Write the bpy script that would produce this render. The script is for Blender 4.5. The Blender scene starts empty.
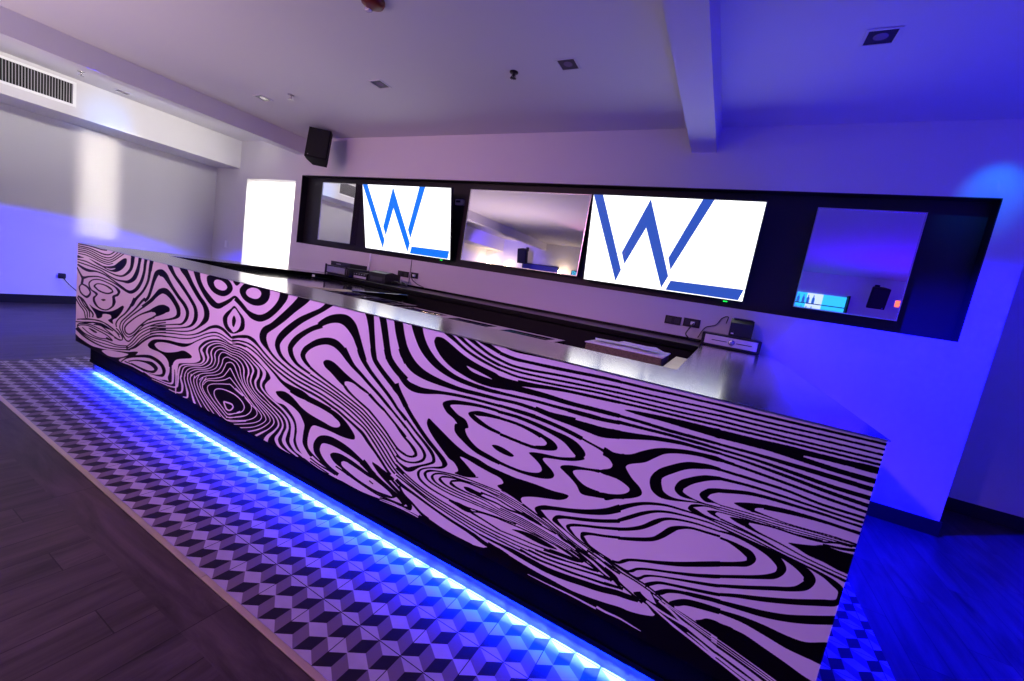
import bpy, bmesh, math, random
import numpy as np
from mathutils import Vector, Matrix
C = bpy.context.scene.collection
sc = bpy.context.scene
# ------------------------------------------------------------------ camera
cam = bpy.data.cameras.new('camera'); camo = bpy.data.objects.new('camera', cam); C.objects.link(camo)
RIGHT = Vector((0.87040997, 0.46495583, 0.16187204))
DOWN = Vector((0.2042049, -0.04177872, -0.97803625))
FWD = Vector((-0.44798085, 0.88434757, -0.13131087))
M = Matrix((( RIGHT.x, -DOWN.x, -FWD.x, 4.84594929), (RIGHT.y, -DOWN.y, -FWD.y, -1.33768338), (RIGHT.z, -DOWN.z, -FWD.z, 1.32609784), (0, 0, 0, 1)))
camo.matrix_world = M
cam.sensor_width = 36; cam.lens = 404.742 / 1024 * 36; cam.clip_start = .05
sc.camera = camo
# ------------------------------------------------------------------ world, exposure
w = bpy.data.worlds.new('world'); sc.world = w; w.use_nodes = True
w.node_tree.nodes['Background'].inputs[0].default_value = (.3, .12, .6, 1)
w.node_tree.nodes['Background'].inputs[1].default_value = .05
sc.view_settings.view_transform = 'Standard'; sc.view_settings.look = 'None'
sc.view_settings.exposure = 0; sc.view_settings.gamma = 1; sc.view_settings.use_curve_mapping = False
# ------------------------------------------------------------------ lights
def light(kind, name, loc, target, power, color, size=.1, size_y=None, spot=60, blend=.3, spread=None):
    d = bpy.data.lights.new(name, kind); d.energy = power; d.color = color
    if kind == 'AREA':
        d.shape = 'RECTANGLE'; d.size = size; d.size_y = size_y or size
        if spread: d.spread = math.radians(spread)
    else: d.shadow_soft_size = size
    if kind == 'SPOT': d.spot_size = math.radians(spot); d.spot_blend = blend
    o = bpy.data.objects.new(name, d); C.objects.link(o); o.location = loc
    v = (Vector(target) - Vector(loc)).normalized()
    o.rotation_euler = v.to_track_quat('-Z', 'Y').to_euler()
    return o
PINK = (1, .72, .92); LILAC = (.72, .5, 1); BLUE = (.0, .0, 1); CYAN = (.03, .35, 1); WARM = (1, .93, .84)
# added fill lamps out of view: pink frontal, upward on ceiling, violet on panel
light('SPOT', 'pink_fill', (1.2, -3.8, 2.85), (1.0, .8, 1.1), 290, (1, .36, .72), .05, spot=74, blend=1)
light('AREA', 'ceiling_fill', (-.1, -1.8, .9), (-.1, -.9, 3.0), 40, (1, .75, .84), 3.0, 1.5, spread=130)
light('SPOT', 'violet_fill', (3.0, -2.7, 2.85), (3.5, -.1, .2), 330, (.84, .33, .95), .05, spot=72, blend=.8)
# blue stage spots at the right-hand end, then added fills for the mirrors
light('SPOT', 'blue_spot', (5.28, 1.62, 2.93), (6.9, 2.0, .0), 4600, BLUE, .03, spot=80, blend=.7)
light('SPOT', 'blue_spot_wall', (6.35, 2.30, 2.96), (6.30, 2.787, 2.50), 20, (.0, .2, 1), .03, spot=38, blend=.9)
light('SPOT', 'blue_ceiling_wash', (8.6, .6, 1.2), (8.0, 2.0, 3.0), 175, BLUE, .3, spot=115, blend=.9)
light('AREA', 'rear_blue_fill', (7.6, -3.6, 1.2), (7.4, -3.4, 3.0), 110, (.05, .0, 1), 2.0, 3.0)  # added fill, tints the rear ceiling that the right mirror reflects
light('SPOT', 'rear_left_fill', (-1.9, -3.6, 2.9), (-2.9, -6.6, 1.7), 220, (.12, .05, 1), .05, spot=80, blend=.6)  # added fill, tints the rear left wall that the wide mirror reflects
# blue and white light at the left-hand end
light('SPOT', 'blue_spot_left', (-.918, .45, 2.95), (-3.7, .45, -1.0), 1050, (.0, .0, 1), .03, spot=50, blend=.2).scale = (2.3, 1, 1)
light('AREA', 'wall_band_fill', (3.2, 1.24, 1.74), (-3.7, 1.24, 1.62), 1.7, WARM, .40, 1.9, spread=2.5)  # added narrow-spread lamp, throws the pale upright band on the left wall
light('AREA', 'soffit_fill', (-1.55, .2, 2.74), (-2.98, .2, 2.84), 10, (1, .97, .86), 4.8, .06, spread=84)  # added strip lamp without a fitting, brightens the soffit face
light('AREA', 'bay_ceiling_fill', (-1.95, .2, 1.6), (-1.95, .2, 3.0), 4.5, (1, .97, .9), .3, 4.5, spread=85)  # added lamp in mid-air, brightens bay ceiling and beam underside
light('SPOT', 'bay_blue', (-2.2, 1.2, 2.2), (-2.98, 1.1, 2.62), 26, (.05, .3, 1), .03, spot=40, blend=1)

# ------------------------------------------------------------------ helpers
def link(name, me, parent=None, mats=None):
    o = bpy.data.objects.new(name, me); C.objects.link(o)
    if parent: o.parent = parent
    for m in (mats or []): me.materials.append(m)
    return o
def root(name, label, cat, loc, rotz=0, group=None):
    o = bpy.data.objects.new(name, None); C.objects.link(o); o.location = loc; o.rotation_euler = (0, 0, rotz)
    o.empty_display_size = .1
    o['label'] = label; o['category'] = cat
    if group: o['group'] = group
    return o
def tag(o, label, cat, group=None):
    o['label'] = label; o['category'] = cat
    if group: o['group'] = group
    return o
class MB:
    """collects shapes into one mesh"""
    def __init__(s): s.bm = bmesh.new()
    def box(s, a, b, bev=0, mat=0, M=None):
        vs = [s.bm.verts.new(p) for p in [(x, y, z) for z in (a[2], b[2]) for y in (a[1], b[1]) for x in (a[0], b[0])]]
        F = [(0,2,3,1),(4,5,7,6),(0,1,5,4),(2,6,7,3),(0,4,6,2),(1,3,7,5)]
        fs = [s.bm.faces.new([vs[i] for i in f]) for f in F]
        for f in fs: f.material_index = mat
        if bev:
            es = list({e for f in fs for e in f.edges})
            r = bmesh.ops.bevel(s.bm, geom=es, offset=bev, segments=2, affect='EDGES', profile=.5)
            for f in r['faces']: f.material_index = mat
            vs = list({v for v in r['verts']} | {v for f in fs if f.is_valid for v in f.verts})
        if M is not None: bmesh.ops.transform(s.bm, matrix=M, verts=[v for v in vs if v.is_valid])
        return s
    def prism(s, pts, h0, h1, axis='z', mat=0):
        def P(u, v, h): return {'z': (u, v, h), 'y': (u, h, v), 'x': (h, u, v)}[axis]
        A = [s.bm.verts.new(P(u, v, h0)) for u, v in pts]; B = [s.bm.verts.new(P(u, v, h1)) for u, v in pts]
        n = len(pts); fs = [s.bm.faces.new(A), s.bm.faces.new(B[::-1])]
        for i in range(n): fs.append(s.bm.faces.new([A[i], B[i], B[(i+1) % n], A[(i+1) % n]]))
        for f in fs: f.material_index = mat
        bmesh.ops.recalc_face_normals(s.bm, faces=fs)
        return s
    def lathe(s, prof, n=24, origin=(0, 0, 0), axis='z', mat=0):
        rings = []
        for r, h in prof:
            ring = []
            for i in range(n):
                a = 2*math.pi*i/n; c, d = r*math.cos(a), r*math.sin(a)
                p = {'z': (c, d, h), 'y': (c, h, d), 'x': (h, c, d)}[axis]
                ring.append(s.bm.verts.new(Vector(p)+Vector(origin)))
            rings.append(ring)
        fs = []
        for a, b in zip(rings, rings[1:]):
            for i in range(n): fs.append(s.bm.faces.new([a[i], a[(i+1) % n], b[(i+1) % n], b[i]]))
        for ring in (rings[0], rings[-1]): fs.append(s.bm.faces.new(ring))
        for f in fs: f.material_index = mat
        bmesh.ops.recalc_face_normals(s.bm, faces=fs)
        return s
    def tube(s, pts, r, n=8, mat=0):
        pts = [Vector(p) for p in pts]
        # Catmull-Rom smoothing
        if len(pts) > 2:
            q = []
            for i in range(len(pts)-1):
                p0 = pts[max(i-1, 0)]; p1 = pts[i]; p2 = pts[i+1]; p3 = pts[min(i+2, len(pts)-1)]
                for k in range(5):
                    t = k/5; q.append(.5*((2*p1)+(p2-p0)*t+(2*p0-5*p1+4*p2-p3)*t*t+(3*p1-p0-3*p2+p3)*t**3))
            pts = q+[pts[-1]]
        rings = []
        for i, p in enumerate(pts):
            d = (pts[min(i+1, len(pts)-1)]-pts[max(i-1, 0)]).normalized()
            a = d.orthogonal().normalized() if i == 0 else (a - d*a.dot(d)).normalized()
            b = d.cross(a)
            rings.append([s.bm.verts.new(p+r*(a*math.cos(2*math.pi*k/n)+b*math.sin(2*math.pi*k/n))) for k in range(n)])
        fs = []
        for A, B in zip(rings, rings[1:]):
            for i in range(n): fs.append(s.bm.faces.new([A[i], A[(i+1) % n], B[(i+1) % n], B[i]]))
        fs.append(s.bm.faces.new(rings[0])); fs.append(s.bm.faces.new(rings[-1]))
        for f in fs: f.material_index = mat; f.smooth = True
        bmesh.ops.recalc_face_normals(s.bm, faces=fs)
        return s
    def build(s, name, mats, parent=None, smooth=False):
        me = bpy.data.meshes.new(name); 
        if smooth:
            for f in s.bm.faces: f.smooth = True
        s.bm.to_mesh(me); s.bm.free()
        return link(name, me, parent, mats if isinstance(mats, (list, tuple)) else [mats])
def copy_tree(o, parent=None):
    c = o.copy(); C.objects.link(c)
    if parent: c.parent = parent
    for ch in list(o.children): copy_tree(ch, c)
    return c
# ------------------------------------------------------------------ materials
def mat(name, col, rough=.5, metal=0, emit=None, estr=0, noise=0, nscale=20, bump=0, bscale=60, coat=0, rvar=0):
    m = bpy.data.materials.new(name); m.use_nodes = True; nt = m.node_tree; b = nt.nodes['Principled BSDF']
    b.inputs['Base Color'].default_value = (*col, 1); b.inputs['Roughness'].default_value = rough; b.inputs['Metallic'].default_value = metal
    if coat: b.inputs['Coat Weight'].default_value = coat; b.inputs['Coat Roughness'].default_value = .08
    if emit: b.inputs['Emission Color'].default_value = (*emit, 1); b.inputs['Emission Strength'].default_value = estr
    if noise or bump or rvar:
        tc = nt.nodes.new('ShaderNodeTexCoord')
    if noise or rvar:
        n = nt.nodes.new('ShaderNodeTexNoise'); n.inputs['Scale'].default_value = nscale; n.inputs['Detail'].default_value = 5
        nt.links.new(tc.outputs['Object'], n.inputs['Vector'])
        if noise:
            mx = nt.nodes.new('ShaderNodeMix'); mx.data_type = 'RGBA'
            mx.inputs[6].default_value = (*[c*(1-noise) for c in col], 1); mx.inputs[7].default_value = (*[min(1, c*(1+noise)) for c in col], 1)
            nt.links.new(n.outputs['Fac'], mx.inputs[0]); nt.links.new(mx.outputs[2], b.inputs['Base Color'])
        if rvar:
            r = nt.nodes.new('ShaderNodeMapRange'); r.inputs[3].default_value = rough*(1-rvar); r.inputs[4].default_value = rough*(1+rvar)
            nt.links.new(n.outputs['Fac'], r.inputs[0]); nt.links.new(r.outputs[0], b.inputs['Roughness'])
    if bump:
        n2 = nt.nodes.new('ShaderNodeTexNoise'); n2.inputs['Scale'].default_value = bscale; n2.inputs['Detail'].default_value = 6
        nt.links.new(tc.outputs['Object'], n2.inputs['Vector'])
        bp = nt.nodes.new('ShaderNodeBump'); bp.inputs['Strength'].default_value = bump; bp.inputs['Distance'].default_value = .01
        nt.links.new(n2.outputs['Fac'], bp.inputs['Height']); nt.links.new(bp.outputs['Normal'], b.inputs['Normal'])
    return m
class X:
    """tiny expression builder over math nodes"""
    nt = None
    def __init__(s, sock): s.s = sock
    @staticmethod
    def op(o, *a):
        n = X.nt.nodes.new('ShaderNodeMath'); n.operation = o
        for i, v in enumerate(a):
            if isinstance(v, X): X.nt.links.new(v.s, n.inputs[i])
            else: n.inputs[i].default_value = v
        return X(n.outputs[0])
    def __add__(s, o): return X.op('ADD', s, o)
    def __sub__(s, o): return X.op('SUBTRACT', s, o)
    def __mul__(s, o): return X.op('MULTIPLY', s, o)
    def __truediv__(s, o): return X.op('DIVIDE', s, o)
    def floor(s): return X.op('FLOOR', s)
    def fract(s): return X.op('FRACT', s)
    def gt(s, o): return X.op('GREATER_THAN', s, o)
    def lt(s, o): return X.op('LESS_THAN', s, o)
    def abs(s): return X.op('ABSOLUTE', s)
def mixc(nt, fac, a, b):
    n = nt.nodes.new('ShaderNodeMix'); n.data_type = 'RGBA'
    for i, v in ((0, fac), (6, a), (7, b)):
        if isinstance(v, X): nt.links.new(v.s, n.inputs[i])
        elif hasattr(v, 'type') and not isinstance(v, (tuple, float)): nt.links.new(v, n.inputs[i])
        else: n.inputs[i].default_value = v if isinstance(v, float) else (*v, 1)
    return n.outputs[2]
def world_xy(nt):
    X.nt = nt
    g = nt.nodes.new('ShaderNodeNewGeometry'); sp = nt.nodes.new('ShaderNodeSeparateXYZ')
    nt.links.new(g.outputs['Position'], sp.inputs[0]); return X(sp.outputs[0]), X(sp.outputs[1]), g
def tile_mat():
    m = bpy.data.materials.new('cube_pattern_tile'); m.use_nodes = True; nt = m.node_tree; b = nt.nodes['Principled BSDF']
    x, y, g = world_xy(nt)
    Y = y + .515; row = (Y / .1).floor(); v = Y - row*.1
    par = (row*.5).fract() * 2
    u = ((x - 3.389) / .1015 - par*.5).fract()
    left = u.lt(.5); a = u*2
    yd = a*.034 + .002
    dark = left * v.gt(yd) * v.lt(yd + .064)
    a2 = u*2 - 1.0; ym = X.op('MULTIPLY', a2, -.034) + .036
    mid = (X.op('SUBTRACT', 1.0, left)) * v.gt(ym) * v.lt(ym + .064)
    gx = ((x - 3.489) / .203); gx = (gx - gx.floor()); gx = X.op('MINIMUM', gx, X.op('SUBTRACT', 1.0, gx)) * .203
    gy = (Y / .2).fract(); gy = X.op('MINIMUM', gy, X.op('SUBTRACT', 1.0, gy)) * .2
    seam = X.op('MINIMUM', gx, gy).lt(.0016)
    n = nt.nodes.new('ShaderNodeTexNoise'); n.inputs['Scale'].default_value = 14; n.inputs['Detail'].default_value = 6
    nt.links.new(g.outputs['Position'], n.inputs['Vector'])
    lt = mixc(nt, X(n.outputs['Fac']), (.25, .24, .26), (.38, .37, .39))
    c = mixc(nt, mid, lt, (.125, .10, .12)); c = mixc(nt, dark, c, (.010, .009, .013)); c = mixc(nt, seam, c, (.008, .007, .01))
    nt.links.new(c, b.inputs['Base Color']); b.inputs['Roughness'].default_value = .42; b.inputs['Specular IOR Level'].default_value = .14
    return m
def wood_mat(name, border=False):
    m = bpy.data.materials.new(name); m.use_nodes = True; nt = m.node_tree; b = nt.nodes['Principled BSDF']
    x, y, g = world_xy(nt)
    if border: A, B, a0, b0, W, L, off = y, x, -.538, 2.26, 10., 1.2, 0.
    else: A, B, a0, b0, W, L, off = x, y, 3.16, -.81, .15, .9, 1/3
    r = (A - a0)/W; row = r.floor(); fr = r - row
    q = (B - b0)/L + row*off; cell = q.floor(); fq = q - cell
    e1 = X.op('MINIMUM', fr, X.op('SUBTRACT', 1.0, fr))*W; e2 = X.op('MINIMUM', fq, X.op('SUBTRACT', 1.0, fq))*L
    gap = X.op('MINIMUM', e1, e2).lt(.0018)
    cmb = nt.nodes.new('ShaderNodeCombineXYZ')
    nt.links.new((A*9.0 + row*3.7).s, cmb.inputs[0]); nt.links.new((B*1.1 + cell*5.3 + row*2.1).s, cmb.inputs[1])
    n = nt.nodes.new('ShaderNodeTexNoise'); n.inputs['Scale'].default_value = 1.6; n.inputs['Detail'].default_value = 9; n.inputs['Roughness'].default_value = .62; n.inputs['Distortion'].default_value = .6
    nt.links.new(cmb.outputs[0], n.inputs['Vector'])
    wn = nt.nodes.new('ShaderNodeTexWhiteNoise'); wn.noise_dimensions = '2D'
    c2 = nt.nodes.new('ShaderNodeCombineXYZ'); nt.links.new(row.s, c2.inputs[0]); nt.links.new(cell.s, c2.inputs[1]); nt.links.new(c2.outputs[0], wn.inputs['Vector'])
    rmp = nt.nodes.new('ShaderNodeValToRGB'); rmp.color_ramp.elements[0].position = .32; rmp.color_ramp.elements[1].position = .72
    rmp.color_ramp.elements[0].color = (.017, .013, .013, 1); rmp.color_ramp.elements[1].color = (.085, .066, .064, 1)
    nt.links.new(n.outputs['Fac'], rmp.inputs[0])
    base = mixc(nt, X(wn.outputs['Value'])*.45, rmp.outputs[0], (.036, .026, .025))
    c = mixc(nt, gap, base, (.012, .009, .009))
    nt.links.new(c, b.inputs['Base Color']); b.inputs['Roughness'].default_value = .36; b.inputs['Specular IOR Level'].default_value = .16
    bp = nt.nodes.new('ShaderNodeBump'); bp.inputs['Strength'].default_value = .25; bp.inputs['Distance'].default_value = .003
    nt.links.new(n.outputs['Fac'], bp.inputs['Height']); nt.links.new(bp.outputs[0], b.inputs['Normal'])
    return m
def steel_mat():
    m = mat('brushed_steel', (.78, .77, .76), .16, 1.0); nt = m.node_tree; b = nt.nodes['Principled BSDF']
    tc = nt.nodes.new('ShaderNodeTexCoord'); mp = nt.nodes.new('ShaderNodeMapping'); mp.inputs['Scale'].default_value = (3, 120, 120)
    n = nt.nodes.new('ShaderNodeTexNoise'); n.inputs['Scale'].default_value = 3; n.inputs['Detail'].default_value = 4
    nt.links.new(tc.outputs['Object'], mp.inputs[0]); nt.links.new(mp.outputs[0], n.inputs['Vector'])
    r = nt.nodes.new('ShaderNodeMapRange'); r.inputs[3].default_value = .10; r.inputs[4].default_value = .24
    nt.links.new(n.outputs['Fac'], r.inputs[0]); nt.links.new(r.outputs[0], b.inputs['Roughness'])
    return m
WALL = mat('painted_wall', (.74, .72, .73), .6, bump=.04, bscale=120)
CEIL = mat('painted_ceiling', (.70, .68, .70), .75, bump=.03, bscale=90)
TRIMB = mat('black_trim', (.012, .011, .014), .4)
TILE = tile_mat(); WOOD = wood_mat('grey_wood_plank'); WOODB = wood_mat('grey_wood_border', True)
STEEL = steel_mat()
STEELP = mat('polished_steel', (.72, .72, .74), .09, 1)
BRASS = mat('brass_strip', (.62, .50, .38), .34, 1, rvar=.3, nscale=8)
BLACK = mat('black_laminate', (.005, .0045, .006), .28)
BLACKM = mat('matt_black', (.004, .004, .005), .6)
for _m in (BLACK, BLACKM): _m.node_tree.nodes['Principled BSDF'].inputs['Specular IOR Level'].default_value = .2
BOARD = mat('niche_black', (.008, .006, .010), .5)
PLAST = mat('black_plastic', (.010, .010, .012), .38)
KICK = mat('gloss_black_kick', (.010, .010, .014), .14)
MIRROR = mat('mirror_glass', (.93, .93, .95), .005, 1)
FRAME = mat('silver_frame', (.6, .6, .62), .25, 1)
WHITEP = mat('white_plastic', (.92, .92, .92), .4)
SCRW = mat('screen_white', (.02, .02, .02), .25, emit=(.97, .98, 1), estr=1.9)
SCRB = mat('screen_blue', (.02, .02, .02), .25, emit=(.0, .16, .85), estr=1.2)
SCRB2 = mat('screen_slate_blue', (.02, .02, .02), .25, emit=(.028, .09, .5), estr=1.05)
LEDG = mat('green_indicator', (.0, .3, .02), .4, emit=(.01, 1, .08), estr=1.6)
LEDS = mat('led_strip', (.1, .3, .8), .4, emit=(.05, .42, 1), estr=14)
PAPER = mat('white_paper', (.8, .8, .78), .7)
GRANITE = mat('speckled_dark_front', (.05, .045, .035), .6, noise=.9, nscale=160)
SCONCE = mat('sconce_glow', (.8, .6, .4), .5, emit=(1, .72, .45), estr=14)
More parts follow.
